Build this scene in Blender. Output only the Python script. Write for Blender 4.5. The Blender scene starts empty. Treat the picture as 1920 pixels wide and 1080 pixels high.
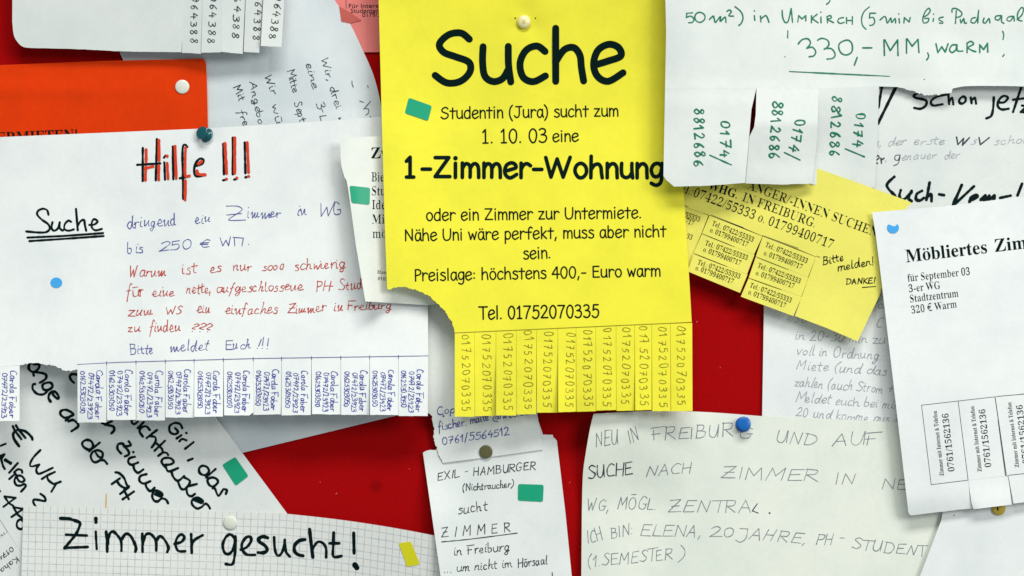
import bpy, bmesh, math, random
from mathutils import Vector, noise
from mathutils.geometry import delaunay_2d_cdt

# ------------------------------------------------------------------ camera, light, exposure
sc = bpy.context.scene
COL = sc.collection
S = 0.00036            # metres of board per photo pixel
D = 1.15               # camera distance from the board
W_M = 1920 * S
cam = bpy.data.cameras.new('camera')
cam.sensor_width = 36.0
cam.lens = 36.0 * D / W_M
cam.clip_start, cam.clip_end = 0.02, 20
camo = bpy.data.objects.new('camera', cam)
COL.objects.link(camo)
camo.location = (0, -D, 0)
camo.rotation_euler = (math.radians(90), 0, 0)
sc.camera = camo

world = bpy.data.worlds.new('World')
sc.world = world
world.use_nodes = True
world.node_tree.nodes['Background'].inputs[0].default_value = (0.86, 0.97, 1.0, 1)
world.node_tree.nodes['Background'].inputs[1].default_value = 0.325

def area_lamp(name, loc, target, sx, sy, power, color):
    l = bpy.data.lights.new(name, 'AREA')
    l.shape = 'RECTANGLE'
    l.size, l.size_y, l.energy, l.color = sx, sy, power, color
    o = bpy.data.objects.new(name, l)
    COL.objects.link(o)
    o.location = loc
    d = Vector(target) - Vector(loc)
    o.rotation_euler = d.to_track_quat('-Z', 'Y').to_euler()
    return o

# a fluorescent ceiling fitting above and in front of the board
area_lamp('ceiling_lamp', (0.30, -2.1, 2.75), (0.03, 0, -0.15), 2.2, 0.7, 90, (1.0, 1.0, 0.955))
# added fill lamp, no known fitting; brightens the right and lower side
area_lamp('side_fill_lamp', (2.0, -2.3, 1.0), (0.1, 0, -0.1), 1.3, 0.9, 42, (1.0, 1.0, 0.97))

vs = sc.view_settings
vs.view_transform = 'Standard'
vs.look = 'None'
vs.gamma = 1
vs.use_curve_mapping = False
vs.exposure = 0.05

random.seed(7)

# ------------------------------------------------------------------ materials
def mat(name, color, rough=0.7, spec=0.25):
    m = bpy.data.materials.new(name)
    m.use_nodes = True
    b = m.node_tree.nodes['Principled BSDF']
    b.inputs['Base Color'].default_value = (*color, 1)
    b.inputs['Roughness'].default_value = rough
    b.inputs['Specular IOR Level'].default_value = spec
    return m

def mottle(m, color, amount, scale, bump=0.0, bscale=900.0, detail=4):
    nt = m.node_tree
    b = nt.nodes['Principled BSDF']
    tc = nt.nodes.new('ShaderNodeTexCoord')
    n = nt.nodes.new('ShaderNodeTexNoise')
    n.inputs['Scale'].default_value = scale
    n.inputs['Detail'].default_value = detail
    nt.links.new(tc.outputs['Object'], n.inputs['Vector'])
    r = nt.nodes.new('ShaderNodeMix')
    r.data_type = 'RGBA'
    r.inputs['A'].default_value = (*[c * (1 - amount) for c in color], 1)
    r.inputs['B'].default_value = (*[min(1, c * (1 + amount)) for c in color], 1)
    nt.links.new(n.outputs['Fac'], r.inputs['Factor'])
    nt.links.new(r.outputs['Result'], b.inputs['Base Color'])
    if bump:
        n2 = nt.nodes.new('ShaderNodeTexNoise')
        n2.inputs['Scale'].default_value = bscale
        n2.inputs['Detail'].default_value = 3
        nt.links.new(tc.outputs['Object'], n2.inputs['Vector'])
        bp = nt.nodes.new('ShaderNodeBump')
        bp.inputs['Strength'].default_value = bump
        bp.inputs['Distance'].default_value = 0.0004
        nt.links.new(n2.outputs['Fac'], bp.inputs['Height'])
        nt.links.new(bp.outputs['Normal'], b.inputs['Normal'])
    return r

def paper(name, color, amount=0.035):
    m = mat(name, color, 0.8, 0.08)
    mix = mottle(m, color, amount, 260, 0.22, 1300)
    nt = m.node_tree                       # handling marks: broad, faint, slightly cool greying
    tc = nt.nodes.new('ShaderNodeTexCoord')
    n = nt.nodes.new('ShaderNodeTexNoise')
    n.inputs['Scale'].default_value = 17
    n.inputs['Detail'].default_value = 5
    n.inputs['Roughness'].default_value = .62
    nt.links.new(tc.outputs['Object'], n.inputs['Vector'])
    mr = nt.nodes.new('ShaderNodeMapRange')
    mr.inputs['From Min'].default_value = .42
    mr.inputs['From Max'].default_value = .75
    nt.links.new(n.outputs['Fac'], mr.inputs['Value'])
    g = nt.nodes.new('ShaderNodeMix')
    g.data_type = 'RGBA'
    nt.links.new(mr.outputs['Result'], g.inputs['Factor'])
    nt.links.new(mix.outputs['Result'], g.inputs['A'])
    mu = nt.nodes.new('ShaderNodeMix'); mu.data_type = 'RGBA'; mu.blend_type = 'MULTIPLY'
    mu.inputs['Factor'].default_value = 1
    nt.links.new(mix.outputs['Result'], mu.inputs['A'])
    mu.inputs['B'].default_value = (.87, .895, .915, 1)
    nt.links.new(mu.outputs['Result'], g.inputs['B'])
    nt.links.new(g.outputs['Result'], nt.nodes['Principled BSDF'].inputs['Base Color'])
    return m

M = {
    'white': paper('white_paper', (0.79, 0.81, 0.785)),
    'bright': paper('bright_white_paper', (0.83, 0.845, 0.83)),
    'dull': paper('dull_white_paper', (0.70, 0.725, 0.70)),
    'offwhite': paper('off_white_paper', (0.735, 0.755, 0.725)),
    'grey': paper('greyish_paper', (0.66, 0.70, 0.71)),
    'cream': paper('cream_paper', (0.79, 0.805, 0.74)),
    'greenish': paper('pale_greenish_paper', (0.80, 0.825, 0.735)),
    'yellow': paper('yellow_paper', (0.88, 0.80, 0.055), 0.045),
    'yellow2': paper('lemon_yellow_paper', (0.84, 0.77, 0.145), 0.04),
    'orange': paper('orange_paper', (0.74, 0.042, 0.0015), 0.09),
    'pink': paper('pink_paper', (0.78, 0.22, 0.20)),
    'pink_shade': paper('shaded_pink_paper', (0.55, 0.12, 0.10)),
    'black': mat('black_marker_ink', (0.001, 0.009, 0.010), 0.6, 0.06),
    'print': mat('printed_black', (0.001, 0.010, 0.009), 0.7, 0.05),
    'blue': mat('blue_ballpoint', (0.045, 0.05, 0.21), 0.5),
    'bluestrip': mat('blue_ink', (0.055, 0.065, 0.34), 0.6, 0.1),
    'red': mat('red_ballpoint', (0.40, 0.022, 0.018), 0.5),
    'redmark': mat('red_marker', (0.66, 0.045, 0.012), 0.55),
    'greenpen': mat('green_felt_pen', (0.002, 0.155, 0.075), 0.5),
    'pencil': mat('pencil_grey', (0.17, 0.18, 0.20), 0.5),
    'darkpencil': mat('dark_pencil', (0.035, 0.045, 0.06), 0.5),
    'greypen': mat('grey_pen', (0.2, 0.21, 0.24), 0.5, 0.1),
    'pen': mat('black_ballpoint', (0.035, 0.05, 0.055), 0.5),
    'olivepen': mat('pen_on_yellow', (0.15, 0.13, 0.008), 0.5),
    'lint': mat('pale_lint', (0.55, 0.30, 0.28), 0.9, 0.05),
    'ochre': mat('ochre_mark', (0.70, 0.42, 0.10), 0.6),
    'tape_green': mat('green_sticker_film', (0.008, 0.345, 0.185), 0.42, 0.3),
    'tape_yellow': mat('yellow_sticker_film', (0.72, 0.68, 0.012), 0.45, 0.3),
    'dot_blue': mat('blue_dot_film', (0.055, 0.38, 0.80), 0.45, 0.3),
    'pin_white': mat('white_pin_plastic', (0.72, 0.73, 0.64), 0.28, 0.5),
    'pin_cream': mat('cream_pin_plastic', (0.78, 0.70, 0.34), 0.28, 0.5),
    'pin_teal': mat('teal_pin_plastic', (0.0, 0.085, 0.105), 0.22, 0.5),
    'pin_blue': mat('blue_pin_plastic', (0.0, 0.115, 0.43), 0.25, 0.5),
    'pin_olive': mat('olive_pin_plastic', (0.11, 0.105, 0.038), 0.35, 0.5),
    'pin_yellow': mat('mustard_pin_plastic', (0.52, 0.38, 0.04), 0.3, 0.5),
    'steel': mat('pin_steel', (0.6, 0.6, 0.62), 0.25, 0.5),
}
M['steel'].node_tree.nodes['Principled BSDF'].inputs['Metallic'].default_value = 1
mottle(M['greypen'], (0.22, 0.235, 0.27), 0.6, 800)
mottle(M['pencil'], (0.36, 0.38, 0.41), 0.62, 900)
mottle(M['olivepen'], (0.24, 0.21, 0.012), 0.4, 500)
mottle(M['greenpen'], (0.001, 0.17, 0.082), 0.4, 500)
mottle(M['redmark'], (0.66, 0.045, 0.012), 0.18, 400)
mottle(M['blue'], (0.085, 0.095, 0.32), 0.5, 600)
mottle(M['red'], (0.50, 0.045, 0.035), 0.4, 600)

# felt of the board
felt = mat('red_felt', (0.37, 0.002, 0.003), 0.95, 0.05)
mottle(felt, (0.37, 0.002, 0.003), 0.30, 900, 0.5, 2200, 6)

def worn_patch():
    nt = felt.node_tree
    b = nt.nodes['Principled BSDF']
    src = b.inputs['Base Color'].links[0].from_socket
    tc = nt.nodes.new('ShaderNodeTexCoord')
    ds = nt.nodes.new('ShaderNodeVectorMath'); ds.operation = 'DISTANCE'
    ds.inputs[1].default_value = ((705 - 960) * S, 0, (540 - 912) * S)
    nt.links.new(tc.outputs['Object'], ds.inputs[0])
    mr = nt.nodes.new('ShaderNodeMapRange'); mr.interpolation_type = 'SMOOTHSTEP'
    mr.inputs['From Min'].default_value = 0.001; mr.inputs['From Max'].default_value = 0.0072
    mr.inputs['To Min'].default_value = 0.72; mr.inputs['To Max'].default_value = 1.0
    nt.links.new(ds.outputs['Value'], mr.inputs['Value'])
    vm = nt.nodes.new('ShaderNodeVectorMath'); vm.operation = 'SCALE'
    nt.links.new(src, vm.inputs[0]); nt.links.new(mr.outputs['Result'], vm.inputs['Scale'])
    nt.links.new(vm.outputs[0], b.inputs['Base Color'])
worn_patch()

# squared paper: rules come from the sheet's own UVs (in squares)
squared = mat('squared_paper', (0.8, 0.8, 0.8), 0.72, 0.2)
def build_squared():
    nt = squared.node_tree
    b = nt.nodes['Principled BSDF']
    uv = nt.nodes.new('ShaderNodeUVMap'); uv.uv_map = 'squares'
    sep = nt.nodes.new('ShaderNodeSeparateXYZ')
    nt.links.new(uv.outputs['UV'], sep.inputs[0])
    tc = nt.nodes.new('ShaderNodeTexCoord')
    nz = nt.nodes.new('ShaderNodeTexNoise'); nz.inputs['Scale'].default_value = 240
    nt.links.new(tc.outputs['Object'], nz.inputs['Vector'])
    outs = []
    for k in (0, 1):
        fr = nt.nodes.new('ShaderNodeMath'); fr.operation = 'FRACT'
        nt.links.new(sep.outputs[k], fr.inputs[0])
        lt = nt.nodes.new('ShaderNodeMath'); lt.operation = 'LESS_THAN'
        lt.inputs[1].default_value = 0.115
        nt.links.new(fr.outputs[0], lt.inputs[0])
        outs.append(lt)
    mx = nt.nodes.new('ShaderNodeMath'); mx.operation = 'MAXIMUM'
    nt.links.new(outs[0].outputs[0], mx.inputs[0]); nt.links.new(outs[1].outputs[0], mx.inputs[1])
    mu = nt.nodes.new('ShaderNodeMath'); mu.operation = 'MULTIPLY'
    nt.links.new(mx.outputs[0], mu.inputs[0]); nt.links.new(nz.outputs['Fac'], mu.inputs[1])
    mi = nt.nodes.new('ShaderNodeMix'); mi.data_type = 'RGBA'
    mi.inputs['A'].default_value = (0.78, 0.79, 0.755, 1)
    mi.inputs['B'].default_value = (0.34, 0.36, 0.40, 1)
    nt.links.new(mu.outputs[0], mi.inputs['Factor'])
    nt.links.new(mi.outputs['Result'], b.inputs['Base Color'])
build_squared()

# ------------------------------------------------------------------ geometry helpers
def P(px, py, h):
    """photo pixel + height above the board in mm -> point in the place"""
    k = (D - h * 0.001) / D
    return Vector(((px - 960) * S * k, -h * 0.001, (540 - py) * S * k))

def ss(a, b, x):
    t = max(0.0, min(1.0, (x - a) / (b - a)))
    return t * t * (3 - 2 * t)

def crease(x, a, soft=8.0):
    """soft |x-a|"""
    return math.sqrt((x - a) ** 2 + soft * soft)

def wav(x, y, seed, amp=0.6, sc_=130.0):
    a = noise.noise(Vector((x / sc_, y / sc_, seed * 7.13)))
    b = abs(noise.noise(Vector((x / 85 + 40, y / 110, seed * 3.7)))) + .5 * abs(noise.noise(Vector((x / 38, y / 46 + 9, seed * 5.1))))
    return amp * (a + .55 * b)

def dent(h, px, py, a=.9, sg=15.0):
    """a pin pulls the sheet in towards the board"""
    return lambda x, y: h(x, y) - a * math.exp(-((x - px) ** 2 + (y - py) ** 2) / (2 * sg * sg)) * (1 + .35 * math.sin(3 * math.atan2(y - py, x - px)))

def catmull(pts, closed=False, n=6):
    out = []
    N = len(pts)
    if N < 3:
        return list(pts)
    rng = range(N) if closed else range(N - 1)
    for i in rng:
        p0 = pts[(i - 1) % N] if closed or i > 0 else pts[0]
        p1 = pts[i]
        p2 = pts[(i + 1) % N]
        p3 = pts[(i + 2) % N] if closed or i + 2 < N else pts[-1]
        for k in range(n):
            t = k / n
            a = [0.5 * (2 * p1[j] + (p2[j] - p0[j]) * t + (2 * p0[j] - 5 * p1[j] + 4 * p2[j] - p3[j]) * t * t
                        + (-p0[j] + 3 * p1[j] - 3 * p2[j] + p3[j]) * t ** 3) for j in (0, 1)]
            out.append(tuple(a))
    out.append(tuple(pts[0] if closed else pts[-1]))
    return out

def inside(poly, x, y):
    c = False
    j = len(poly) - 1
    for i in range(len(poly)):
        xi, yi = poly[i]; xj, yj = poly[j]
        if (yi > y) != (yj > y) and x < (xj - xi) * (y - yi) / (yj - yi) + xi:
            c = not c
        j = i
    return c

def resample(pts, step):
    out = []
    for i in range(len(pts) - 1):
        a, b = pts[i], pts[i + 1]
        L = math.hypot(b[0] - a[0], b[1] - a[1])
        n = max(1, int(L / step))
        for k in range(n):
            t = k / n
            out.append((a[0] + (b[0] - a[0]) * t, a[1] + (b[1] - a[1]) * t))
    out.append(pts[-1])
    return out

def outline(segs):
    """segs: (x,y[,flag]); flag on a point = kind of edge running from it: t torn, c curved run, m slightly uneven cut"""
    poly = []
    n = len(segs)
    i = 0
    while i < n:
        s = segs[i]
        nx = segs[(i + 1) % n]
        f = s[2] if len(s) > 2 else ''
        if f == 'c':
            run = [s[:2]]
            j = i
            while j < n and len(segs[j]) > 2 and segs[j][2] == 'c':
                run.append(segs[(j + 1) % n][:2]); j += 1
            poly += resample(catmull(run), 4)[:-1]
            i = j
            continue
        seg = resample([s[:2], nx[:2]], 2.2 if f == 't' else 6)
        if f in ('t', 'm'):
            amp = 1.9 if f == 't' else 0.4
            dx, dy = nx[0] - s[0], nx[1] - s[1]
            L = math.hypot(dx, dy) or 1
            for k in range(1, len(seg) - 1):
                r = amp * (noise.noise(Vector((seg[k][0] / 5, seg[k][1] / 5, 3))) * 1.2 + .8 * noise.noise(Vector((seg[k][0] / 13, seg[k][1] / 13, 8))) + random.uniform(-.3, .3) + .9 * noise.noise(Vector((seg[k][0] / 28, seg[k][1] / 28, 15))))
                seg[k] = (seg[k][0] - dy / L * r, seg[k][1] + dx / L * r)
        poly += seg[:-1]
        i += 1
    return poly

def finish(name, verts, faces, material, parent=None, origin=None, smooth=True, sharp=None):
    o3 = origin if origin is not None else Vector((0, 0, 0))
    me = bpy.data.meshes.new(name)
    me.from_pydata([tuple(v - o3) for v in verts], [], faces)
    if smooth:
        me.polygons.foreach_set('use_smooth', [True] * len(faces))
    if sharp:
        sset = set(sharp)
        flags = [tuple(sorted(e.vertices)) in sset for e in me.edges]
        at = me.attributes.new('sharp_edge', 'BOOLEAN', 'EDGE')
        at.data.foreach_set('value', flags)
    me.materials.append(material)
    me.update()
    o = bpy.data.objects.new(name, me)
    COL.objects.link(o)
    if parent is not None:
        o.parent = parent
    else:
        o.location = o3
    return o

THICK = 0.16
def sheet(name, segs, h, material, parent=None, origin=None, step=11, uvf=None, thick=THICK):
    poly = outline(segs)
    vin = [Vector(p) for p in poly]
    n = len(vin)
    xs = [p[0] for p in poly]; ys = [p[1] for p in poly]
    gx = min(xs) + step * .5
    cell = {}
    for p in poly:
        cell.setdefault((int(p[0] // step), int(p[1] // step)), []).append(p)
    row = 0
    yy = min(ys) + step * .5
    while yy < max(ys):
        xx = gx + (step * .5 if row % 2 else 0)
        while xx < max(xs):
            if inside(poly, xx, yy):
                cx, cy = int(xx // step), int(yy // step)
                ok = True
                for a in (-1, 0, 1):
                    for b in (-1, 0, 1):
                        for q in cell.get((cx + a, cy + b), ()):
                            if (q[0] - xx) ** 2 + (q[1] - yy) ** 2 < (step * .42) ** 2:
                                ok = False
                if ok:
                    vin.append(Vector((xx, yy)))
            xx += step
        yy += step * .87
        row += 1
    v2, e2, f2, _, _, _ = delaunay_2d_cdt(vin, [], [list(range(n))], 1, 1e-4)
    v2 = [tuple(v) for v in v2]
    tris = []
    for f in f2:
        a, b, c = (v2[k] for k in f[:3])
        ar = (b[0] - a[0]) * (c[1] - a[1]) - (b[1] - a[1]) * (c[0] - a[0])
        if abs(ar) < 1e-6:
            continue
        tris.append(tuple(f) if ar < 0 else tuple(reversed(f)))   # y runs down: negative area faces the room
    nv = len(v2)
    hs = [h(*p) for p in v2]
    front = [P(p[0], p[1], q) for p, q in zip(v2, hs)]
    back = [v + Vector((0, thick * .001, 0)) for v in front]
    cnt = {}
    for t in tris:
        for k in range(3):
            a, b = t[k], t[(k + 1) % 3]
            cnt[(a, b)] = cnt.get((a, b), 0) + 1
    rim = [(a, b) for (a, b) in cnt if (b, a) not in cnt]
    faces = list(tris) + [tuple(k + nv for k in reversed(t)) for t in tris]
    sharp = []
    for a, b in rim:
        faces.append((b, a, a + nv, b + nv))
        sharp.append(tuple(sorted((a, b)))); sharp.append(tuple(sorted((a + nv, b + nv))))
    o = finish(name, front + back, faces, material, parent, origin, True, sharp)
    if uvf:
        uvl = o.data.uv_layers.new(name='squares')
        for l in o.data.loops:
            p = v2[l.vertex_index % nv]
            uvl.data[l.index].uv = uvf(*p)
    return o

# ------------------------------------------------------------------ pens
class Ink:
    """collects strokes and printed glyphs on a sheet, then becomes one mesh"""
    def __init__(self, h, lift=0.14):
        self.h, self.lift, self.vary = h, lift, 0.0
        self.v, self.f, self.k = [], [], 0
    def _z(self):
        self.k += 1
        return self.lift + 0.006 * (self.k % 9)
    def put(self, x, y, z):
        self.v.append(P(x, y, self.h(x, y) + z))
        return len(self.v) - 1
    def stroke(self, pts, w, taper=0.0, closed=False):
        if not closed and len(pts) > 2:
            for c in range(1, len(pts) - 1):
                a, b, e = pts[c - 1], pts[c], pts[c + 1]
                u1 = (b[0] - a[0], b[1] - a[1]); u2 = (e[0] - b[0], e[1] - b[1])
                l1, l2 = math.hypot(*u1), math.hypot(*u2)
                if l1 > .3 and l2 > .3 and (u1[0] * u2[0] + u1[1] * u2[1]) / (l1 * l2) < .5:
                    self.stroke(pts[:c + 1], w, taper)
                    self.stroke(pts[c:], w, taper)
                    return
        z = self._z()
        q = [pts[0]]
        for p in pts[1:]:
            if math.hypot(p[0] - q[-1][0], p[1] - q[-1][1]) > 0.12:
                q.append(p)
        if len(q) == 1:
            return self.dot(q[0][0], q[0][1], w * .62)
        if closed and math.hypot(q[0][0] - q[-1][0], q[0][1] - q[-1][1]) < 0.3:
            pass
        n = len(q)
        L, R = [], []
        for i in range(n):
            a = q[max(0, i - 1)]; b = q[min(n - 1, i + 1)]
            if closed and i in (0, n - 1):
                a, b = q[n - 2], q[1]
            dx, dy = b[0] - a[0], b[1] - a[1]
            l = math.hypot(dx, dy) or 1
            nx, ny = -dy / l, dx / l
            m = 1.0
            if 0 < i < n - 1:
                d1 = (q[i][0] - q[i - 1][0], q[i][1] - q[i - 1][1]); l1 = math.hypot(*d1) or 1
                cosv = max(.45, abs((-d1[1] / l1) * nx + (d1[0] / l1) * ny))
                m = 1 / cosv
            t = i / (n - 1)
            ww = w * .5 * m * (1 + self.vary * noise.noise(Vector((q[i][0] / 7, q[i][1] / 7, self.k * .37)))) * (1 - taper * (1 - min(1, 3.2 * min(t, 1 - t) + .15)))
            L.append(self.put(q[i][0] + nx * ww, q[i][1] + ny * ww, z))
            R.append(self.put(q[i][0] - nx * ww, q[i][1] - ny * ww, z))
        for i in range(n - 1):
            self.f.append((L[i], L[i + 1], R[i + 1], R[i]))
        if not closed:
            for end, i, j in ((0, 0, 1), (1, n - 1, n - 2)):
                dx, dy = q[i][0] - q[j][0], q[i][1] - q[j][1]
                a0 = math.atan2(dy, dx)
                ww = w * .5 * (1 - taper * .85)
                ids = [self.put(q[i][0] + ww * math.cos(a0 + (k / 6 - .5) * math.pi), q[i][1] + ww * math.sin(a0 + (k / 6 - .5) * math.pi), z) for k in range(7)]
                self.f.append(tuple(reversed(ids)))
    def dot(self, x, y, r):
        z = self._z()
        ids = [self.put(x + r * math.cos(k * math.pi / 6), y - r * math.sin(k * math.pi / 6), z) for k in range(12)]
        self.f.append(tuple(ids))
    def trace(self, ox, oy, s, text, w, taper=0.0):
        self.vary = .32
        """strokes traced on an enlarged view: 'x,y x,y; ~x,y ...' (~ smooth, o smooth and closed)"""
        for part in text.split(';'):
            part = part.strip()
            if not part:
                continue
            ww = w
            if ':' in part:
                a, part = part.split(':'); ww = w * float(a)
            mode = part[0] if part[0] in '~o' else ''
            pts = [tuple(float(c) for c in t.split(',')) for t in part.lstrip('~o').split()]
            pts = [(ox + p[0] / s, oy + p[1] / s) for p in pts]
            if mode == '~':
                pts = catmull(pts)
            elif mode == 'o':
                pts = catmull(pts, True)
            elif len(pts) > 1:
                pts = resample(pts, 5)
            self.stroke(pts, ww, taper, mode == 'o')
    def mesh(self, name, material, parent, origin, label=None):
        fs = []
        for f in self.f:
            a, b, c = (self.v[k] for k in f[:3])
            nrm = (b - a).cross(c - a)
            fs.append(f if nrm.y < 0 else tuple(reversed(f)))
        o = finish(name, self.v, fs, material, parent, origin, False)
        if label:
            o['label'] = label
        return o

# --- stroke alphabets: 1/100 em, 'advance|stroke;stroke' -----------------------------------------
ROUND = {
 'S': '69|~58,63 46,72 28,70 14,57 20,45 38,38 57,30 58,16 44,3 24,1 7,12', 'u': '55|~9,52 8,30 11,10 23,2 37,6 46,20;~46,52 46,26 49,1',
 'c': '51|~45,44 33,52 17,46 8,28 12,8 27,1 45,9', 'h': '58|10,77 9,1;~10,30 22,46 36,49 45,38 47,20 50,1',
 'e': '55|~10,24 28,29 47,36 44,48 30,53 14,45 7,26 12,8 28,0 50,12', 't': '47|24,68 23,1;4,49 44,49',
 'd': '59|48,76 48,1;~48,40 36,52 18,48 8,28 12,8 27,1 41,6 48,20', 'n': '53|10,52 10,1;~10,32 22,48 35,50 44,38 45,20 46,1',
 'i': '28|13,51 13,1;13,69', '(': '37|~31,80 16,62 10,34 14,6 29,-18', ')': '37|~6,80 21,62 27,34 23,6 8,-18',
 'J': '66|20,71 62,71;~44,71 44,26 37,7 22,2 8,14', 'r': '48|11,52 11,1;~11,30 21,46 33,50 45,43',
 'a': '54|~44,43 30,52 14,44 8,24 14,6 27,1 38,10 45,30;~45,51 46,16 52,1', 's': '49|~41,46 29,52 14,48 12,39 26,30 41,22 41,8 26,0 8,6',
 'z': '54|8,50 44,50 8,3 48,3', 'm': '78|10,52 10,1;~10,32 20,48 31,48 38,36 38,2;~38,32 49,48 61,48 68,34 69,1',
 '1': '52|12,58 27,72 27,2;12,2 42,2', '.': '25|12,4', '0': '61|o30,72 12,56 9,26 24,2 42,5 52,34 48,60',
 '3': '61|~9,66 24,73 42,67 44,53 31,43 20,41;~24,41 46,36 51,20 40,4 22,1 7,8', 'o': '56|o28,52 12,42 8,22 20,3 37,3 49,20 45,42',
 'w': '68|6,51 20,3 34,40 47,3 62,51', 'W': '104|6,72 25,3 47,67 69,3 94,73', 'Z': '69|9,71 58,71 9,4 62,4', '-': '46|8,30 38,30',
 'g': '53|~45,42 33,52 17,48 8,30 14,10 27,5 40,14 45,32;~46,52 46,10 41,-16 26,-25 8,-18', 'N': '72|10,2 10,71 58,4 58,74',
 'p': '56|12,50 11,-25;~12,38 24,51 41,46 49,28 42,8 26,2 12,12', 'f': '48|~47,70 36,76 25,68 22,48 22,1;6,44 41,44',
 'k': '54|12,76 12,1;44,50 12,22;18,27 47,2', ',': '28|15,8 8,-12', 'b': '59|12,76 11,2;~12,34 26,51 43,44 49,24 40,4 24,1 12,12',
 'l': '27|13,76 13,1', 'U': '72|~10,72 9,30 18,6 36,1 55,10 62,38 62,72', 'P': '54|12,72 12,0;~12,71 34,72 50,60 46,44 30,37 12,35',
 'E': '62|54,71 12,71 12,3 56,3;12,40 48,40', 'T': '66|4,71 64,71;34,71 34,1', '5': '61|50,72 18,72 14,42;~14,42 31,48 49,40 51,20 38,2 20,1 7,10',
 '2': '61|~8,58 18,70 35,73 48,62 45,46 28,26 8,4;8,4 54,4', '7': '61|6,71 53,71;~53,71 34,40 21,1', '4': '61|38,71 6,26 57,26;42,72 42,0', ':': '28|13,12;13,42', ' ': '34|',
}
HAND = {
 'a': '40|~30,36 16,40 6,22 12,2 24,8 32,38 31,10 38,4', 'b': '36|~8,76 7,12 17,0 30,12 28,32 12,34', 'c': '33|~28,34 16,40 6,22 12,2 30,6',
 'd': '42|~30,34 16,40 6,20 14,0 26,12 34,76;~34,74 33,10 40,4', 'e': '33|~5,16 22,22 26,35 15,40 6,20 14,0 31,8',
 'f': '32|~34,68 26,78 18,60 13,2 9,-24;4,34 28,38', 'g': '38|~30,34 16,40 6,22 14,4 26,12 31,38 28,-10 18,-27 6,-20 12,-10 36,2',
 'h': '40|8,76 7,2;~7,20 18,38 28,34 28,8 37,4', 'i': '19|~8,38 7,8 16,3;10,56', 'j': '22|~14,38 12,-10 2,-22;15,56', 'k': '35|8,76 7,2;~27,40 10,20 32,2',
 'l': '20|~9,76 8,10 17,3', 'm': '54|6,38 6,2;~6,20 16,38 24,32 24,2;~24,20 34,38 42,32 42,8 50,3', 'n': '39|6,38 6,2;~6,20 18,38 27,30 27,8 36,3',
 'o': '35|o18,40 7,30 8,8 20,0 30,14 28,32', 'p': '38|8,38 4,-24;~7,26 20,40 32,28 24,4 8,6', 'r': '31|~6,38 8,2;~8,20 17,36 28,36',
 's': '30|~26,36 15,40 10,31 24,18 21,2 4,2', 't': '28|~14,62 12,10 22,1;2,40 27,42', 'u': '40|~6,38 6,10 15,0 27,12 30,38;~30,38 30,8 37,3',
 'v': '35|4,38 14,2 30,40', 'w': '46|~4,38 11,3 20,28 29,3 41,40', 'z': '36|~4,36 28,38;28,38 6,2 33,2',
 'A': '50|4,0 25,74 42,0;12,28 37,28', 'B': '48|8,0 10,74;~6,72 36,66 30,43 12,40;~12,40 42,32 36,4 6,1', 'C': '44|~40,64 24,74 7,44 13,6 40,6',
 'D': '54|10,0 10,72;~4,72 34,66 46,36 32,5 8,1', 'E': '48|42,72 10,70 8,2 44,3;9,38 36,40', 'F': '46|11,0 10,56;2,70 48,74;4,34 32,37',
 'G': '52|~42,62 26,74 7,46 11,8 30,2 40,14 40,32;26,32 46,32', 'H': '52|8,0 8,72;40,0 42,74;8,36 42,38', 'I': '20|8,0 11,72',
 'J': '46|6,66 32,68;~32,68 36,10 22,-22 4,-12', 'K': '46|8,0 10,74;38,72 10,34 42,0', 'L': '42|11,74 8,2 40,4', 'M': '60|6,0 10,72 28,26 48,74 53,0',
 'N': '52|8,0 10,72 40,4 42,74', 'O': '54|o26,74 8,50 10,12 28,0 46,22 42,60', 'P': '44|8,0 10,74;~6,72 38,68 36,42 10,36', 'R': '50|8,0 10,74;~6,72 38,68 34,42 11,38;12,38 44,0',
 'S': '44|~38,64 24,74 10,60 22,42 38,22 24,2 4,8', 'T': '46|0,70 46,74;24,72 22,0', 'U': '50|~8,74 8,20 22,0 36,16 42,74;42,74 43,2', 'V': '46|4,74 18,0 42,76',
 'W': '62|4,72 15,0 29,48 41,0 58,76', 'X': '44|6,72 38,0;40,74 4,0', 'Z': '50|4,68 40,73 4,2 46,4;12,36 38,38',
 '0': '40|o20,72 7,56 7,16 20,0 34,18 33,56', '1': '30|4,46 20,72 18,0', '2': '44|~6,58 20,72 33,56 20,24 4,2;4,2 40,4', '3': '40|~6,66 24,72 32,56 16,42;~16,42 36,30 28,4 4,4',
 '4': '44|22,72 5,30 40,33;31,52 28,0', '5': '42|36,72 12,70 10,42;~10,42 30,44 35,20 22,2 4,6', '6': '40|~30,70 10,40 8,10 22,0 33,16 22,34 8,20', '7': '42|4,68 36,72 16,0;10,36 34,39',
 '8': '40|o32,62 18,72 8,56 22,40 34,18 18,0 6,16 20,38', '9': '40|~32,56 18,72 6,54 18,40 32,54 30,20 20,0', '/': '30|26,82 4,-10', '-': '36|6,34 28,36', '.': '20|8,2', ',': '20|10,6 4,-14',
 ':': '22|9,8;9,42', '!': '22|12,76 9,20;8,2', '?': '38|~6,60 18,74 32,60 20,44 10,28 26,24;18,2', '(': '30|~26,80 10,54 8,20 20,-14', ')': '30|~6,80 22,54 22,16 4,-14', '+': '40|8,36 36,38;22,58 20,14',
 '@': '64|o40,36 28,42 22,26 34,16 44,28;~44,42 46,18 58,26 54,54 30,60 10,40 12,6 36,-8', '\u20ac': '50|~42,62 28,70 12,40 20,6 44,8;2,44 38,46;2,30 36,32', ' ': '26|', '=': '40|6,30 34,32;6,44 34,46',
}
for k_, v_ in (('ä', 'a'), ('ö', 'o'), ('ü', 'u')):
    ROUND[k_] = ROUND[v_] + ';19,68;37,68'
    HAND[k_] = HAND[v_] + ';8,54 28,56'
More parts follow.
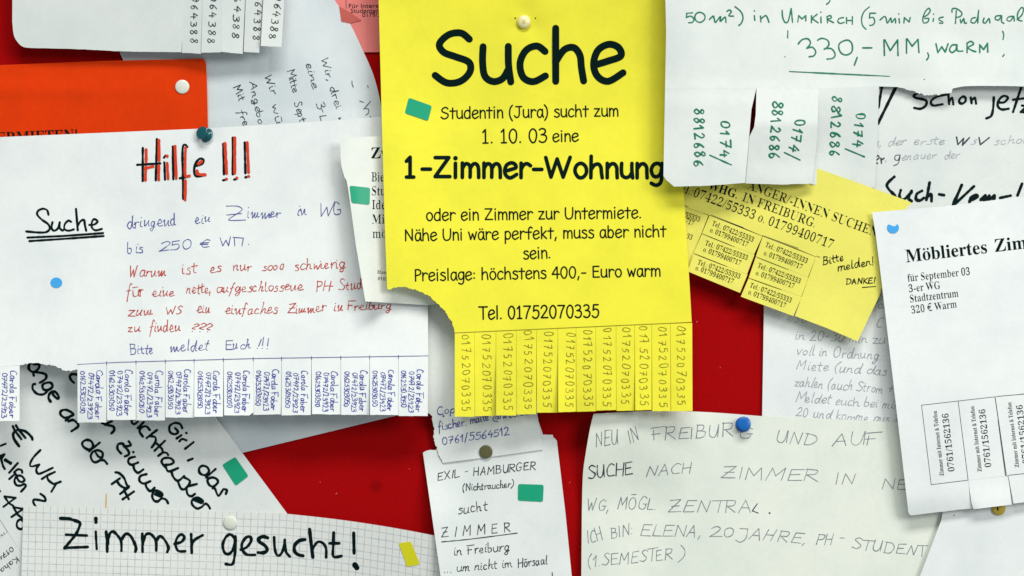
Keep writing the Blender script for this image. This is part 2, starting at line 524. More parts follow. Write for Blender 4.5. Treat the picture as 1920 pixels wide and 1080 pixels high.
HAND['Ö'] = HAND['O'] + ';12,90 42,92'
CUR = dict(HAND)
CUR['n'] = '40|~3,26 8,37 9,8 14,2 26,20 29,36 30,8 39,6'
CUR['m'] = '57|~3,24 8,36 9,6 15,3 24,34 25,6 31,3 40,34 41,8 51,5'
CUR['e'] = '36|~2,14 22,22 25,35 15,40 7,20 14,1 35,8'
CUR['r'] = '31|~3,24 8,37 9,3;~9,22 18,36 30,34'
CUR['u'] = '40|~3,30 7,36 7,8 14,1 26,16 30,37;~30,37 30,8 39,6'
CUR['h'] = '40|~9,76 12,70 8,2;~8,12 18,34 27,34 27,8 39,5'
CUR['ñ'] = HAND['n']          # the pen's own n at the start of a word
_cache = {}
def glyph(font, ch):
    key = (id(font), ch)
    if key not in _cache:
        adv, rest = font.get(ch, '30|').split('|')
        st = []
        for part in rest.split(';'):
            if not part:
                continue
            mode = part[0] if part[0] in '~o' else ''
            st.append((mode, [tuple(float(c) for c in t.split(',')) for t in part.lstrip('~o').split()]))
        _cache[key] = (float(adv), st)
    return _cache[key]

def write(ink, font, text, p0, p1, em, w, slant=0.0, jit=0.0, fit=True, space=0.0, taper=0.0):
    """write text along p0->p1, scaled in its own direction so that it fills that length"""
    ink.vary = .6 if jit else 0.0
    dx, dy = p1[0] - p0[0], p1[1] - p0[1]
    L = math.hypot(dx, dy)
    d = (dx / L, dy / L)
    up = (d[1], -d[0])
    total = sum(glyph(font, c)[0] + space for c in text) - 6
    kx = L / total if fit else em / 100.0
    ky = em / 100.0
    x = -3.0
    for c in text:
        adv, st = glyph(font, c)
        rot = random.gauss(0, 1) * jit * .05
        sy = 1 + random.gauss(0, 1) * jit * .07
        oy = random.gauss(0, 1) * jit * 2.4
        gw = 1 + random.gauss(0, 1) * jit * .10
        sl = slant + random.gauss(0, 1) * jit * .06
        for mode, pts in st:
            q = []
            for (gx, gy) in pts:
                gx2 = gx + random.gauss(0, 1) * jit * 1.3
                gy2 = (gy + random.gauss(0, 1) * jit * 1.3) * sy + oy
                gx3 = gx2 - gy2 * rot
                gy3 = gy2 + (gx2 - 20) * rot
                X = (x + gx3 * gw + sl * gy3) * kx
                Y = gy3 * ky
                q.append((p0[0] + d[0] * X + up[0] * Y, p0[1] + d[1] * X + up[1] * Y))
            if len(q) == 1:
                ink.dot(q[0][0], q[0][1], w * .62)
                continue
            if mode == '~':
                q = catmull(q, False, 5)
            elif mode == 'o':
                q = catmull(q, True, 5)
            ink.stroke(q, w, taper, mode == 'o')
        x += adv + space

# --- printed type: outlines of the built-in font (its bold serif letters), stems thinned for the regular cut
_tcache = {}
def _serif(ch):
    if 'A' <= ch <= 'Z': return chr(0x1D400 + ord(ch) - 65)
    if 'a' <= ch <= 'z': return chr(0x1D41A + ord(ch) - 97)
    if '0' <= ch <= '9': return chr(0x1D7CE + ord(ch) - 48)
    return ch

def _type_mesh(body):
    cu = bpy.data.curves.new('type', 'FONT')
    cu.body = body
    cu.size = 1.0
    cu.resolution_u = 3
    o = bpy.data.objects.new('type', cu)
    COL.objects.link(o)
    bpy.context.view_layer.update()
    ev = o.evaluated_get(bpy.context.evaluated_depsgraph_get())
    me = ev.to_mesh()
    v = [(p.co.x, p.co.y) for p in me.vertices]
    f = [tuple(p.vertices) for p in me.polygons]
    ev.to_mesh_clear()
    bpy.data.objects.remove(o)
    bpy.data.curves.remove(cu)
    return v, f

def type_glyph(ch, thin, sans):
    key = (ch, thin, sans)
    if key in _tcache:
        return _tcache[key]
    base = {'ö': 'o', 'ä': 'a', 'ü': 'u', 'Ä': 'A'}.get(ch, ch)
    conv = (lambda c: c) if sans else _serif
    if ch == ' ':
        _tcache[key] = (0.25, [], []); return _tcache[key]
    v, f = _type_mesh(conv(base))
    ref, _ = _type_mesh(conv('I'))
    both, _ = _type_mesh(conv(base) + conv('I'))
    adv = max(p[0] for p in both) - max(p[0] for p in ref)
    if base != ch:
        y0 = max(p[1] for p in v) + .12
        cx = (max(p[0] for p in v) + min(p[0] for p in v)) / 2
        for sx in (-.11, .11):
            n0 = len(v)
            v = v + [(cx + sx + .058 * math.cos(k * math.pi / 5), y0 + .058 * math.sin(k * math.pi / 5)) for k in range(10)]
            f = f + [tuple(n0 + k for k in range(10))]
    if thin:
        cnt = {}
        for t in f:
            ar = sum(v[t[k]][0] * v[t[(k + 1) % len(t)]][1] - v[t[(k + 1) % len(t)]][0] * v[t[k]][1] for k in range(len(t)))
            t2 = t if ar > 0 else tuple(reversed(t))
            for k in range(len(t2)):
                cnt[(t2[k], t2[(k + 1) % len(t2)])] = 1
        nx = [0.0] * len(v)
        num = [0] * len(v)
        for (a, b) in cnt:
            if (b, a) in cnt:
                continue
            ex, ey = v[b][0] - v[a][0], v[b][1] - v[a][1]
            l = math.hypot(ex, ey) or 1
            if l < 1e-5:
                continue
            for k in (a, b):
                nx[k] += ey / l; num[k] += 1
        v = [(p[0] - thin * max(-1, min(1, nx[i] / max(1, num[i]) * 1.25)), p[1]) for i, p in enumerate(v)]
    _tcache[key] = (adv, v, f)
    return _tcache[key]

def typeset(ink, text, p0, p1, em, thin=0.0, sans=False, fit=True):
    dx, dy = p1[0] - p0[0], p1[1] - p0[1]
    L = math.hypot(dx, dy)
    d = (dx / L, dy / L)
    up = (d[1], -d[0])
    gs = [type_glyph(c, thin, sans) for c in text]
    tot = sum(g[0] for g in gs)
    kx = L / tot if fit else em
    x = 0.0
    for adv, v, f in gs:
        z = ink._z()
        ids = [ink.put(p0[0] + d[0] * (x + q[0]) * kx + up[0] * q[1] * em, p0[1] + d[1] * (x + q[0]) * kx + up[1] * q[1] * em, z) for q in v]
        ink.f += [tuple(ids[k] for k in t) for t in f]
        x += adv

def tag(o, label, cat, group=None):
    o['label'] = label
    o['category'] = cat
    if group:
        o['group'] = group
    return o

NOTICES = 'notices pinned on the board'

# ------------------------------------------------------------------ the board
def board():
    hw, hh, y0, y1 = 0.62, 0.42, 0.0, 0.012
    v = [Vector(p) for p in ((-hw, y0, -hh), (hw, y0, -hh), (hw, y0, hh), (-hw, y0, hh), (-hw, y1, -hh), (hw, y1, -hh), (hw, y1, hh), (-hw, y1, hh))]
    f = [(0, 1, 2, 3), (5, 4, 7, 6), (4, 0, 3, 7), (1, 5, 6, 2), (3, 2, 6, 7), (4, 5, 1, 0)]
    o = finish('notice_board', v, f, felt, None, None, False)
    o['kind'] = 'structure'
    tag(o, 'red felt notice board behind all the pinned notices', 'notice board')
    zero = lambda x, y: .12
    for (x, y, r, dx) in ((630, 926, .9, 1.6), (1306, 604, .9, 1.2), (1350, 690, .6, .4), (768, 880, .6, -.8), (600, 905, .5, .7), (1068, 905, .6, .5)):
        k = Ink(zero); k.stroke([(x, y), (x + dx, y - 1.6)], r)
        k.mesh('lint_fleck', M['lint'], o, Vector((0, 0, 0)))
    for (x, y) in ((662, 868), (742, 930), (1330, 742), (1382, 655), (14, 60), (560, 880)):
        k = Ink(zero); k.dot(x, y, .8)
        k.mesh('pin_hole', M['print'], o, Vector((0, 0, 0)))
board()

# ------------------------------------------------------------------ heights of the sheets (mm above the felt)
def h_pink(x, y): return 1.0 + wav(x, y, 1, .3)
def h_note(x, y):      # greyish hand-written note with a crease, behind the orange and the white one
    u = (x - 560) - (y - 90) * 0.52
    return 2.0 + 2.0 * ss(380, 600, x) - .035 * (crease(u, 0, 5) + u) * .5 * ss(150, 40, u) - 2.6 * ss(30, 160, u) + wav(x, y, 2, .3) + .9 * ss(205, 225, y)
def h_orange(x, y): return 4.6 + 1.2 * ss(200, 0, x) + .9 * math.exp(-((y - 168) / 14) ** 2) * ss(330, 120, x) - .8 * math.exp(-((x - 192) / 8) ** 2 - ((y - 165) / 9) ** 2) + wav(x, y, 3, .5)
def h_tl(x, y): return 16.5 - 4.0 * ss(-160, 110, y) + 1.2 * ss(300, 0, x) + wav(x, y, 4, .7)
def h_hilfe(x, y):
    t = max(0, (y - 250) / 530)
    return 6.5 + 19 * t ** 2.1 + wav(x, y, 5, .7, 170) - 1.6 * ss(600, 700, x) * ss(760, 560, y)
def h_zwei(x, y):
    t = max(0, min(1.1, (y - 250) / 315))
    return 11.0 + 4.5 * t + (6 + 8 * t) * ss(735, 640 + 40 * t, x) + wav(x, y, 6, .3)
def h_yellow(x, y):
    t = max(-.1, y / 770)
    b = 7.5 + (15 * max(0, t) ** 1.6) + 12 * ss(240, -130, y) + 2.5 * ss(1120, 1250, x) * ss(320, 60, y)
    left = 9.5 * ss(950, 705, x) * ss(-40, 300, y)
    return b + left + wav(x, y, 7, .8, 150) + 0.9 * ss(1180, 1300, x)
def h_green(x, y):
    return 6.8 + 9.2 * ss(1640, 1440, x) + 8.5 * ss(1340, 1250, x) * ss(260, -40, y) + 3.6 * ss(1690, 1790, x) * ss(60, 165, y) + .03 * (crease(x, 1646, 4) - abs(x - 1646) * .4) * ss(1800, 1646, x) + wav(x, y, 8, .5, 110) + .6 * ss(150, 160, y)
def h_schon(x, y): return 3.4 + wav(x, y, 9, .4)
def h_yel2(x, y):
    u = (x - 1400) * .34 * -1 + (y - 350) * .94
    return 9.2 + 2.4 * ss(120, 240, u) + wav(x, y, 10, .4) - 1.5 * ss(1380, 1280, x)
def h_pencil(x, y): return 2.2 + .8 * ss(700, 560, y) + wav(x, y, 11, .4)
def h_elena(x, y): return 4.2 + 9.5 * ss(1375, 1200, x) * ss(960, 780, y) + 2.2 * ss(900, 1080, y) * ss(1300, 1100, x) - 0.5 * ss(1160, 1080, x) + wav(x, y, 12, .6, 150)
def h_moebl(x, y):
    yb = 966 - (x - 1703) * .11
    curl = max(0, 1 - (yb - y) / 42) if y > yb - 42 else 0
    return 13.0 + 2.0 * ss(450, 900, y) - 1.9 * curl ** 2 * ss(1835, 1815, x) + wav(x, y, 13, .5, 160)
def h_corner(x, y): return 7.6 + .012 * max(0, x - 1800) + .5 * ss(1800, 1812, x + (y - 1000) * .55) + wav(x, y, 14, .4)
def h_copy(x, y):
    return 4.6 + 5.5 * ss(850, 740, y) - 3.0 * ss(735, 640, y) + wav(x, y, 15, .3)
def h_exil(x, y): return 3.6 + 1.5 * ss(900, 1080, y) + 8 * ss(890, 800, x) * ss(860, 980, y) + wav(x, y, 16, .5)
def h_grid(x, y):
    return 4.0 + 7.0 * ss(430, 760, x) * (1 - (y - 975) / 105) + 1.6 * ss(430, 250, x) * ss(1000, 1080, y) + .5 * math.exp(-((x - 432) / 30) ** 2 - ((y - 985) / 16) ** 2) * math.sin(x * .4) + wav(x, y, 17, .4)
def h_girl(x, y):
    u = .82 * (x - 150) + .57 * (y - 800)
    return 2.3 + 1.6 * ss(0, 200, x) * ss(960, 760, y) + 4.5 * ss(-40, -190, u) * ss(940, 700, y) + wav(x, y, 18, .5)
def h_under(x, y): return 1.6 + wav(x, y, 19, .4)

h_yellow = dent(h_yellow, 982, 40, 1.6, 26)
h_hilfe = dent(h_hilfe, 386, 252, 1.1, 20)
h_orange = dent(h_orange, 342, 163, .9, 14)
h_grid = dent(h_grid, 432, 980, .7, 16)
h_elena = dent(h_elena, 1393, 792, 1.0, 18)
h_copy = dent(h_copy, 911, 847, .5, 14)
h_corner = dent(h_corner, 1872, 953, .6, 16)

class Notice:
    def __init__(self, label, segs, h, material, pin=None, step=11, uvf=None, cat='notice', group=NOTICES, name='paper_notice'):
        self.h = h
        cx = sum(s[0] for s in segs) / len(segs); cy = sum(s[1] for s in segs) / len(segs)
        if pin: cx, cy = pin
        self.o = P(cx, cy, h(cx, cy))
        self.m = material
        self.obj = sheet(name, segs, h, material, None, self.o, step, uvf)
        tag(self.obj, label, cat, group)
    def ink(self): return Ink(self.h)
    def put(self, ink, name, material, label=None):
        return ink.mesh(name, material, self.obj, self.o, label)
    def strip(self, segs, extra, label=None, step=8, name='tear_off_strip'):
        hh = lambda x, y: self.h(x, y) + extra(x, y)
        s = sheet(name, segs, hh, self.m, self.obj, self.o, step)
        if label: s['label'] = label
        return s, hh
    def sub(self, ink, strip, name, material):
        return ink.mesh(name, material, strip, self.o)

def curl(x0, x1, yt, yb, a, tw):
    return lambda x, y: a * max(0, (y - yt) / (yb - yt)) ** 2 + tw * ((x - (x0 + x1) / 2) / (x1 - x0)) * max(0, (y - yt) / (yb - yt))

# ------------------------------------------------------------------ pink notice (top)
n = Notice('pink notice mostly hidden behind the big yellow notice and the greyish note',
           [(560, -120), (760, -120), (760, 97), (684, 98), (600, 98)], h_pink, M['pink'])
i = n.ink()
typeset(i, 'Für Interessierte', (653, 15), (748, 14), 11.5, sans=True, fit=True)
typeset(i, 'Studenten : 0179', (657, 24), (748, 23), 11.5, sans=True)
typeset(i, '0179/275', (679, 32), (726, 31), 11.5, sans=True)
i.stroke([(649, -20), (649, 16)], .9)
n.put(i, 'printed_text', M['print'])
fl = sheet('fold_shade', [(636, 12), (658, 24), (678, 38, 'm'), (655, 44), (640, 40)], lambda x, y: h_pink(x, y) + .5, M['pink_shade'], n.obj, n.o, 6)  # shadow at a fold, put in as a darker pink piece

# ------------------------------------------------------------------ greyish note with sideways writing
n = Notice('greyish creased note with sideways pen writing beside the yellow notice',
           [(236, -140), (560, -140), (627, 0, 'c'), (655, 42, 'c'), (682, 98, 'c'), (700, 140, 'c'), (712, 185, 'c'), (718, 225), (718, 320), (330, 320), (225, 100)],
           h_note, M['grey'])
i = n.ink()
for t, a, b, em in (('Wir, drei', (602, 110), (630, 205), 19), ('eine', (573, 119), (586, 166), 19), ('3-L', (592, 194), (602, 228), 20), ('Mitte', (538, 133), (549, 173), 19),
                    ('Sept', (551, 193), (562, 229), 20), ('Wir', (497, 143), (508, 178), 20), ('wü', (510, 198), (518, 233), 19), ('Angebo', (468, 154), (485, 234), 18),
                    ('Mit', (437, 164), (449, 190), 20), ('fre', (446, 208), (456, 238), 19)):
    write(i, HAND, t, a, b, em, 1.5, .0, .8)
i.trace(400, 90, 6, '~1560,370 1562,410 1575,440;1735,420 1742,445;1645,595 1690,612;1770,600 1690,690;~1700,680 1745,690 1745,730 1715,755;1765,765 1768,780;~1435,785 1410,790 1425,802;590,862 592,863', 1.7, .2)
n.put(i, 'pen_writing', M['pen'])

# ------------------------------------------------------------------ orange notice
n = Notice('bright orange notice with a white tack, its print cut off by the sheet below',
           [(-160, 128), (0, 122), (200, 114), (380, 110), (386, 116, 'c'), (388, 160, 'c'), (390, 240), (392, 330), (-160, 350)], h_orange, M['orange'], (342, 163))
i = n.ink()
typeset(i, 'VERMIETEN!', (-24, 270), (147, 263), 31)
n.put(i, 'printed_text', M['print'])

# ------------------------------------------------------------------ white notice with cut strips, top left
n = Notice('blank white notice corner with strips of black numbers above the orange notice',
           [(24, -170), (345, -170), (346, -10), (340, 98, 'm'), (250, 97, 'm'), (140, 92, 'm'), (60, 90, 'c'), (44, 88, 'c'), (34, 80, 'c'), (26, 66, 'c'), (23, 40)], h_tl, M['dull'])
ST = [((346, -170), (383, -170), (377, 101), (341, 99), 1.0, 1.5, (359, -6), (356, 85)), ((383, -170), (422, -170), (414, 98), (377.5, 99), 3.0, 1.0, (395, -8), (388, 86)),
      ((422, -170), (467, -170), (455, 101), (413.5, 97), 1.2, -2.0, (441, -22), (435, 75)), ((467, -170), (503, -170), (486, 99), (457, 97), 2.2, .8, (480, -12), (474, 80)),
      ((503, -170), (542, -170), (528, 88), (489, 86), 4.5, -1.5, (517, -8), (503, 76))]
for a, b, c, d, k1, k2, t0, t1 in ST:
    s, hh = n.strip([a + ('m',), b, c + ('m',), d], curl(a[0], b[0], -170, 100, k1, k2))
    i = Ink(hh)
    write(i, HAND, '964388', t0, t1, 18, 1.7, 0, .8, True, 22)
    n.sub(i, s, 'phone_number', M['pen'])

# ------------------------------------------------------------------ "Hilfe" notice
HT = [(-18, 688), (37, 685)]
def hilfe_top(x): return 688 - 8 * min(1, max(0, x) / 225) - 7 * max(0, min(1, (x - 225) / 255)) - 5 * max(0, min(1, (x - 480) / 323))
bx = [145, 200, 255, 310, 364, 419, 475, 528, 584, 639, 693, 747, 803]
seg = [(-170, 264), (0, 257), (380, 241), (560, 230), (718, 219), (806, 216), (804, 420), (802, 560)]
seg += [(x, hilfe_top(x)) for x in reversed(bx)]
seg[-1] = (145, 693, 't')
seg += [(122, 695, 't'), (112, 690, 't'), (98, 685, 't'), (80, 682, 't'), (60, 681, 't'), (37, 685), (-18, 689), (-170, 694)]
n = Notice('large white notice crying Hilfe in red marker with strips along the bottom', seg, h_hilfe, M['bright'], (383, 249))
i = n.ink()
i.trace(240, 240, 7.2, '200,270 198,715;390,150 375,705;125,497 435,478;490,465 500,695;0.9:485,400 505,372;605,250 612,690;~800,255 775,225 742,250 735,400 740,600 745,955;700,678 830,652;'
        '~925,510 1000,480 1018,430 968,415 912,480 893,580 920,650 1040,636;1285,215 1295,625;1415,130 1415,625;1575,195 1585,610;1285,705 1310,700;1435,695 1460,690;1585,665 1600,662', 4.6)
n.put(i, 'headline', M['black'])
i = Ink(h_hilfe, .24)
i.trace(240, 240, 7.2, '245,290 245,460;240,525 235,705;230,545 340,520;418,165 420,440;415,510 415,700;528,475 542,685;528,375 530,385;635,245 652,680;~778,265 772,450 775,640 830,645;775,710 772,970;'
        '950,485 995,450;~932,575 950,622 1045,632;1310,205 1332,615;1442,130 1442,610;1610,195 1628,600;1328,688 1332,690;1468,672 1472,675;1628,652 1632,655', 5.4)
n.put(i, 'headline_shading', M['redmark'])
i = n.ink()
i.trace(0, 370, 6, '~545,195 530,145 485,128 430,150 420,195 470,250 540,300 560,350 520,390 430,395 295,383;~590,280 580,340 605,375 650,350 670,285;~672,280 670,340 700,372 715,365;'
        '~800,275 770,262 730,300 725,355 770,375 830,360;855,130 875,370;~870,330 905,270 945,255 955,310 970,375;~1005,310 1060,305 1098,270 1060,245 1035,275 1035,340 1075,370 1145,355;'
        '310,452 700,435 1160,402;330,492 700,468 1165,435', 4.2)
n.put(i, 'subheading', M['black'])
i = n.ink()
for t, a, b, em in (('dringend', (238, 428), (331, 423), 31), ('ein', (366, 419), (393, 417), 30), ('immer', (464, 410), (525, 408), 30), ('in', (556, 405), (573, 404), 30), ('WG', (597, 405), (646, 404), 33),
                    ('bis', (239, 476), (268, 473), 29), ('250', (298, 471), (358, 467), 23), ('€', (373, 465), (394, 464), 23), ('W', (414, 462), (433, 461), 20), ('.', (464, 459), (469, 459), 24)):
    write(i, CUR, t, a, b, em, 1.55, .12, 1.1)
i.trace(230, 370, 7.2, '~1400,118 1540,118 1610,150 1590,190 1440,290 1470,312 1660,305;1405,238 1605,218;1505,540 1515,655;1490,540 1630,550 1610,655', 1.6)
n.put(i, 'blue_writing', M['blue'])
i = n.ink()
for t, a, b, em in (('Bitte', (244, 665), (288, 663), 27), ('meldet', (318, 660), (391, 656), 27), ('Euch', (422, 655), (469, 653), 25), ('!!!', (481, 653), (505, 655), 24)):
    write(i, CUR, t, a, b, em, 1.55, .12, 1.1)
n.put(i, 'closing_line', M['blue'])
i = n.ink()
for t, a, b, em in (('Warum', (242, 521), (310, 518), 30), ('ist', (341, 514), (368, 512), 28), ('es', (394, 511), (414, 510), 28), ('ñur', (437, 509), (471, 507), 28), ('sooo', (492, 508), (532, 505), 25),
                    ('schwierig', (553, 507), (646, 502), 27), ('für', (237, 556), (270, 555), 31), ('eine', (286, 556), (327, 555), 28), ('ñette,', (349, 551), (396, 549), 27), ('aufgeschlossene', (405, 549), (566, 544), 26),
                    ('PH-', (593, 546), (626, 545), 24), ('Studentin', (635, 545), (728, 538), 26), ('zum', (240, 593), (289, 591), 27), ('WS', (311, 590), (342, 588), 19), ('ein', (369, 588), (394, 587), 27),
                    ('einfaches', (422, 589), (520, 588), 27), ('Zimmer', (539, 588), (610, 584), 25), ('in', (625, 584), (641, 583), 26), ('Freiburg', (650, 581), (733, 580), 24), ('zu', (239, 623), (260, 622), 24),
                    ('finden', (280, 623), (337, 621), 29), ('???', (353, 621), (397, 623), 21)):
    write(i, CUR, t, a, b, em, 1.6, .12, 1.1)
n.put(i, 'red_writing', M['red'])
i = n.ink()
i.stroke(resample([(145, hilfe_top(145) + .5), (225, hilfe_top(225) - 1), (480, hilfe_top(480) - 1), (803, hilfe_top(803) - 1)], 8), 1.05)
for x in bx[1:-1]:
    i.stroke([(x, hilfe_top(x) - 3), (x, hilfe_top(x) + 3.5)], 1.4)
n.put(i, 'ruled_line', M['blue'])
bot = [792, 787, 788, 783, 781, 779, 777, 778, 777, 778, 778, 780]
allst = [(-18, 37, 789)] + [(bx[k], bx[k + 1], bot[k]) for k in range(12)]
for k, (xa, xb, yb) in enumerate(allst):
    a = random.uniform(-2.5, 4.5); tw = random.uniform(-3.0, 3.0)
    dxl = random.uniform(-.8, .8)
    ya, yb_ = (hilfe_top(xa) + .4, hilfe_top(xb) + .4)
    pts = [(xa + .25, ya if xa > 0 else 689), (xb - .25, yb_ if xa > 0 else 685.4), (xb - .6 + dxl, yb - 6 * (k == 6), 'm')]
    if k == 6:
        pts += [(xb - 8, yb, 'm')]
    pts += [(xa + .6 + dxl, yb + random.uniform(-1, 1))]
    s, hh = n.strip(pts, curl(xa, xb, 690, yb, a, tw), None, 8)
    i = Ink(hh)
    o_ = random.uniform(-1.5, 1.5)
    write(i, CUR, 'Carola Faber', (xa + 36 + o_, 694 + o_), (xa + 34 + o_, yb - 8 + o_), 17, 1.45, .05, 1.1)
    write(i, HAND, '07472/23923', (xa + 22 + o_, 698 + o_), (xa + 20 + o_, yb - 6 + o_), 12.5, 1.35, 0, 1.1)
    write(i, HAND, '01625303050', (xa + 7 + o_, 696 + o_), (xa + 6 + o_, yb - 16 + o_), 12.5, 1.35, 0, 1.1)
    n.sub(i, s, 'phone_number', M['bluestrip'])

# ------------------------------------------------------------------ small cream notice between "Hilfe" and the yellow one
n = Notice('cream printed notice lifting off the board under the left edge of the yellow notice',
           [(638, 258), (760, 254), (800, 254), (828, 570), (800, 572), (685, 565), (667, 458, 'c'), (652, 350, 'c'), (646, 332, 'c'), (640, 310, 'c'), (638.5, 288)], h_zwei, M['cream'])
i = n.ink()
typeset(i, 'Zw', (695, 297), (729, 296), 30, fit=False)
n.put(i, 'headline', M['print'])
i = n.ink()
for t, y, x, w_ in (('Bie', 340, 696, 24.5), ('Stu', 366, 696, 27), ('Ide', 392, 697, 26), ('Mic', 419, 697, 33), ('mö', 446, 698, 27)):
    typeset(i, t, (x, y), (x + w_, y), 25, .022)
n.put(i, 'printed_text', M['print'])
i = n.ink()
typeset(i, 'Hann', (707, 513), (730, 514), 9.5, .016, fit=False)
typeset(i, '0163-7', (708, 525), (732, 526), 8.5, .016, fit=False)
n.put(i, 'small_print', M['print'])
h_z = h_zwei

# ------------------------------------------------------------------ big yellow notice
yb_x = [852.5, 890, 930, 968, 1006, 1046, 1080, 1117, 1155, 1190, 1222, 1257, 1298]
def ytop(x): return 625 - 20 * (x - 852) / 446
seg = [(706, -150), (1236, -150), (1268, 200), (1282, 360), (1291, 500), (1297, 604)]
seg += [(x, ytop(x)) for x in reversed(yb_x)][1:]
seg[-1] = (852.5, 625, 't')
seg += [(848, 606, 't'), (838, 588, 't'), (822, 570, 't'), (804, 555, 't'), (785, 546, 't'), (762, 539, 't'), (744, 539, 't'), (726, 542), (722, 440), (716, 230)]
n = Notice('big bright yellow notice headed Suche, torn at its lower left corner', seg, h_yellow, M['yellow'], (982, 40))
YEL = n
i = n.ink()
write(i, ROUND, 'Suche', (811, 157), (1171, 152), 131, 13.2)
n.put(i, 'headline', M['print'])
i = n.ink()
write(i, ROUND, '1', (758, 333), (779, 333), 53, 7.2)
write(i, ROUND, '-Zimmer-Wohnung', (789, 333), (1243, 334), 53, 7.2)
n.put(i, 'subheading', M['print'])
i = n.ink()
for t, a, b, em in (('Studentin (Jura) sucht zum', (826, 223), (1160, 218), 29.5), ('1. 10. 03', (903, 269), (1027, 267), 36), ('eine', (1036, 266), (1085, 265), 29), ('oder ein Zimmer zur Untermiete.', (799, 414), (1203, 409), 29.5),
                    ('Nähe Uni wäre perfekt, muss aber nicht', (759, 452), (1249, 444), 29.5), ('sein.', (981, 486), (1033, 484), 29.5), ('Preislage: höchstens 400,- Euro warm', (777, 527), (1239, 518), 29.5)):
    write(i, ROUND, t, a, b, em, 2.75 if em < 32 else 3.0)
n.put(i, 'printed_text', M['print'])
i = n.ink()
write(i, ROUND, 'Tel. 01752070335', (898, 599), (1124, 595), 33, 3.0)
n.put(i, 'phone_line', M['print'])
i = n.ink()
i.dot(966, 34, 1.5); i.dot(1004, 34, 1.3)
n.put(i, 'pin_hole', M['print'])
i = n.ink()
i.stroke(resample([(853, 624), (1297, 604)], 8), 1.0)
n.put(i, 'ruled_line', M['olivepen'])
ybot = [781, 780, 778.5, 777, 773, 772.5, 771.5, 769.5, 770, 769, 770.5, 771]
ytx = [(866, 628, 866, 776), (904, 627, 906, 776), (944, 626, 944, 774), (984, 619, 982, 771), (1020, 622, 1018, 767), (1063, 624, 1059, 766), (1094, 618, 1095, 767), (1131, 616, 1131, 765), (1168, 614, 1165, 763), (1199, 612, 1200, 765), (1235, 612, 1236, 767), (1269, 611, 1270, 765)]
for k in range(12):
    xa, xb, yb = yb_x[k], yb_x[k + 1], ybot[k]
    a = random.uniform(-3.0, 2.6); tw = random.uniform(-2.6, 2.6)
    sh = 2 * (k - 5) / 12 + .6
    gp = random.choice((.2, .3, .5, .9, 1.3))
    s, hh = n.strip([(xa + .2, ytop(xa) + .3), (xb - .2, ytop(xb) + .3), (xb - gp + sh * .6, yb - random.uniform(-.8, 1.2), 'm'), (xa + .3 + sh * .6, yb + .4)], curl(xa, xb, 615, yb, a, tw), None, 8)
    i = Ink(hh)
    x0, y0, x1, y1 = ytx[k]
    write(i, HAND, '01752070335', (x0, y0), (x1, y1), 21, 1.3, 0, 1.1, True, 22)
    n.sub(i, s, 'phone_number', M['olivepen'])

# ------------------------------------------------------------------ note with the big black "schon jetzt"
n = Notice('white note headed schon jetzt in thick black marker, tucked behind the green-pen notice',
           [(1648, 20), (2080, 0), (2080, 440), (1630, 440), (1640, 330), (1645, 160)], h_schon, M['offwhite'])
i = n.ink()
i.trace(1630, 140, 4.155, '1.1:112,20 70,255;1.2:235,40 68,380;~400,135 350,160 360,180 440,200 440,240 400,265 350,258;~600,155 520,175 480,210 500,240 570,230;612,100 622,228;~620,215 645,180 655,230;o730,170 705,190 702,215 725,225 750,205 748,180;'
        '790,178 797,222;~795,205 822,180 832,225;~970,175 965,260 950,320 912,340;~1000,215 1050,215 1080,180 1050,165 1015,190 1000,240 1030,270 1085,265;1190,80 1120,290;1120,195 1240,180;1190,240 1230,245 1180,290 1250,295', 4.7)
n.put(i, 'headline', M['black'])
i = n.ink()
i.trace(1630, 140, 4.155, '~195,795 140,850 150,890 200,945 190,985;~245,900 235,950 265,975 330,915;~330,905 305,960 330,985;~410,905 370,930 365,970 395,980 425,960;470,840 445,975;~445,960 480,930 485,985;545,932 582,938;'
        '1.1:720,860 655,1010;815,870 670,1005;~780,985 840,955 832,938 790,960 780,1000;~868,975 905,940 895,985 935,942 930,980 975,940 968,985;1020,960 1045,955;1060,950 1075,948;1090,945 1100,942;1190,850 1155,940', 5.6)
n.put(i, 'subheading', M['black'])
i = n.ink()
for t, a, b in (('s,', (1642, 274), (1653, 273)), ('der', (1663, 274), (1697, 271)), ('erste', (1712, 272), (1770, 270)), ('s', (1820, 271), (1829, 270)), ('schon', (1864, 272), (1930, 268)), (',', (1660, 302), (1664, 301)), ('enauer', (1690, 300), (1754, 298)), ('der', (1770, 299), (1798, 296))):
    write(i, HAND, t, a, b, 21, 1.2, .25, .7)
n.put(i, 'pencil_writing', M['pencil'])
i = n.ink()
i.trace(1630, 140, 4.155, '680,485 690,545 735,495 725,550 780,490;855,490 865,545 935,490;~45,670 75,650 70,630 50,645 45,680 65,690;~90,650 95,690;~95,665 115,650', 2.6)
i.trace(1630, 140, 4.155, '~240,625 205,630 200,660 225,665 240,630 225,690 190,708', 1.6)
n.put(i, 'darkened_letters', M['darkpencil'])

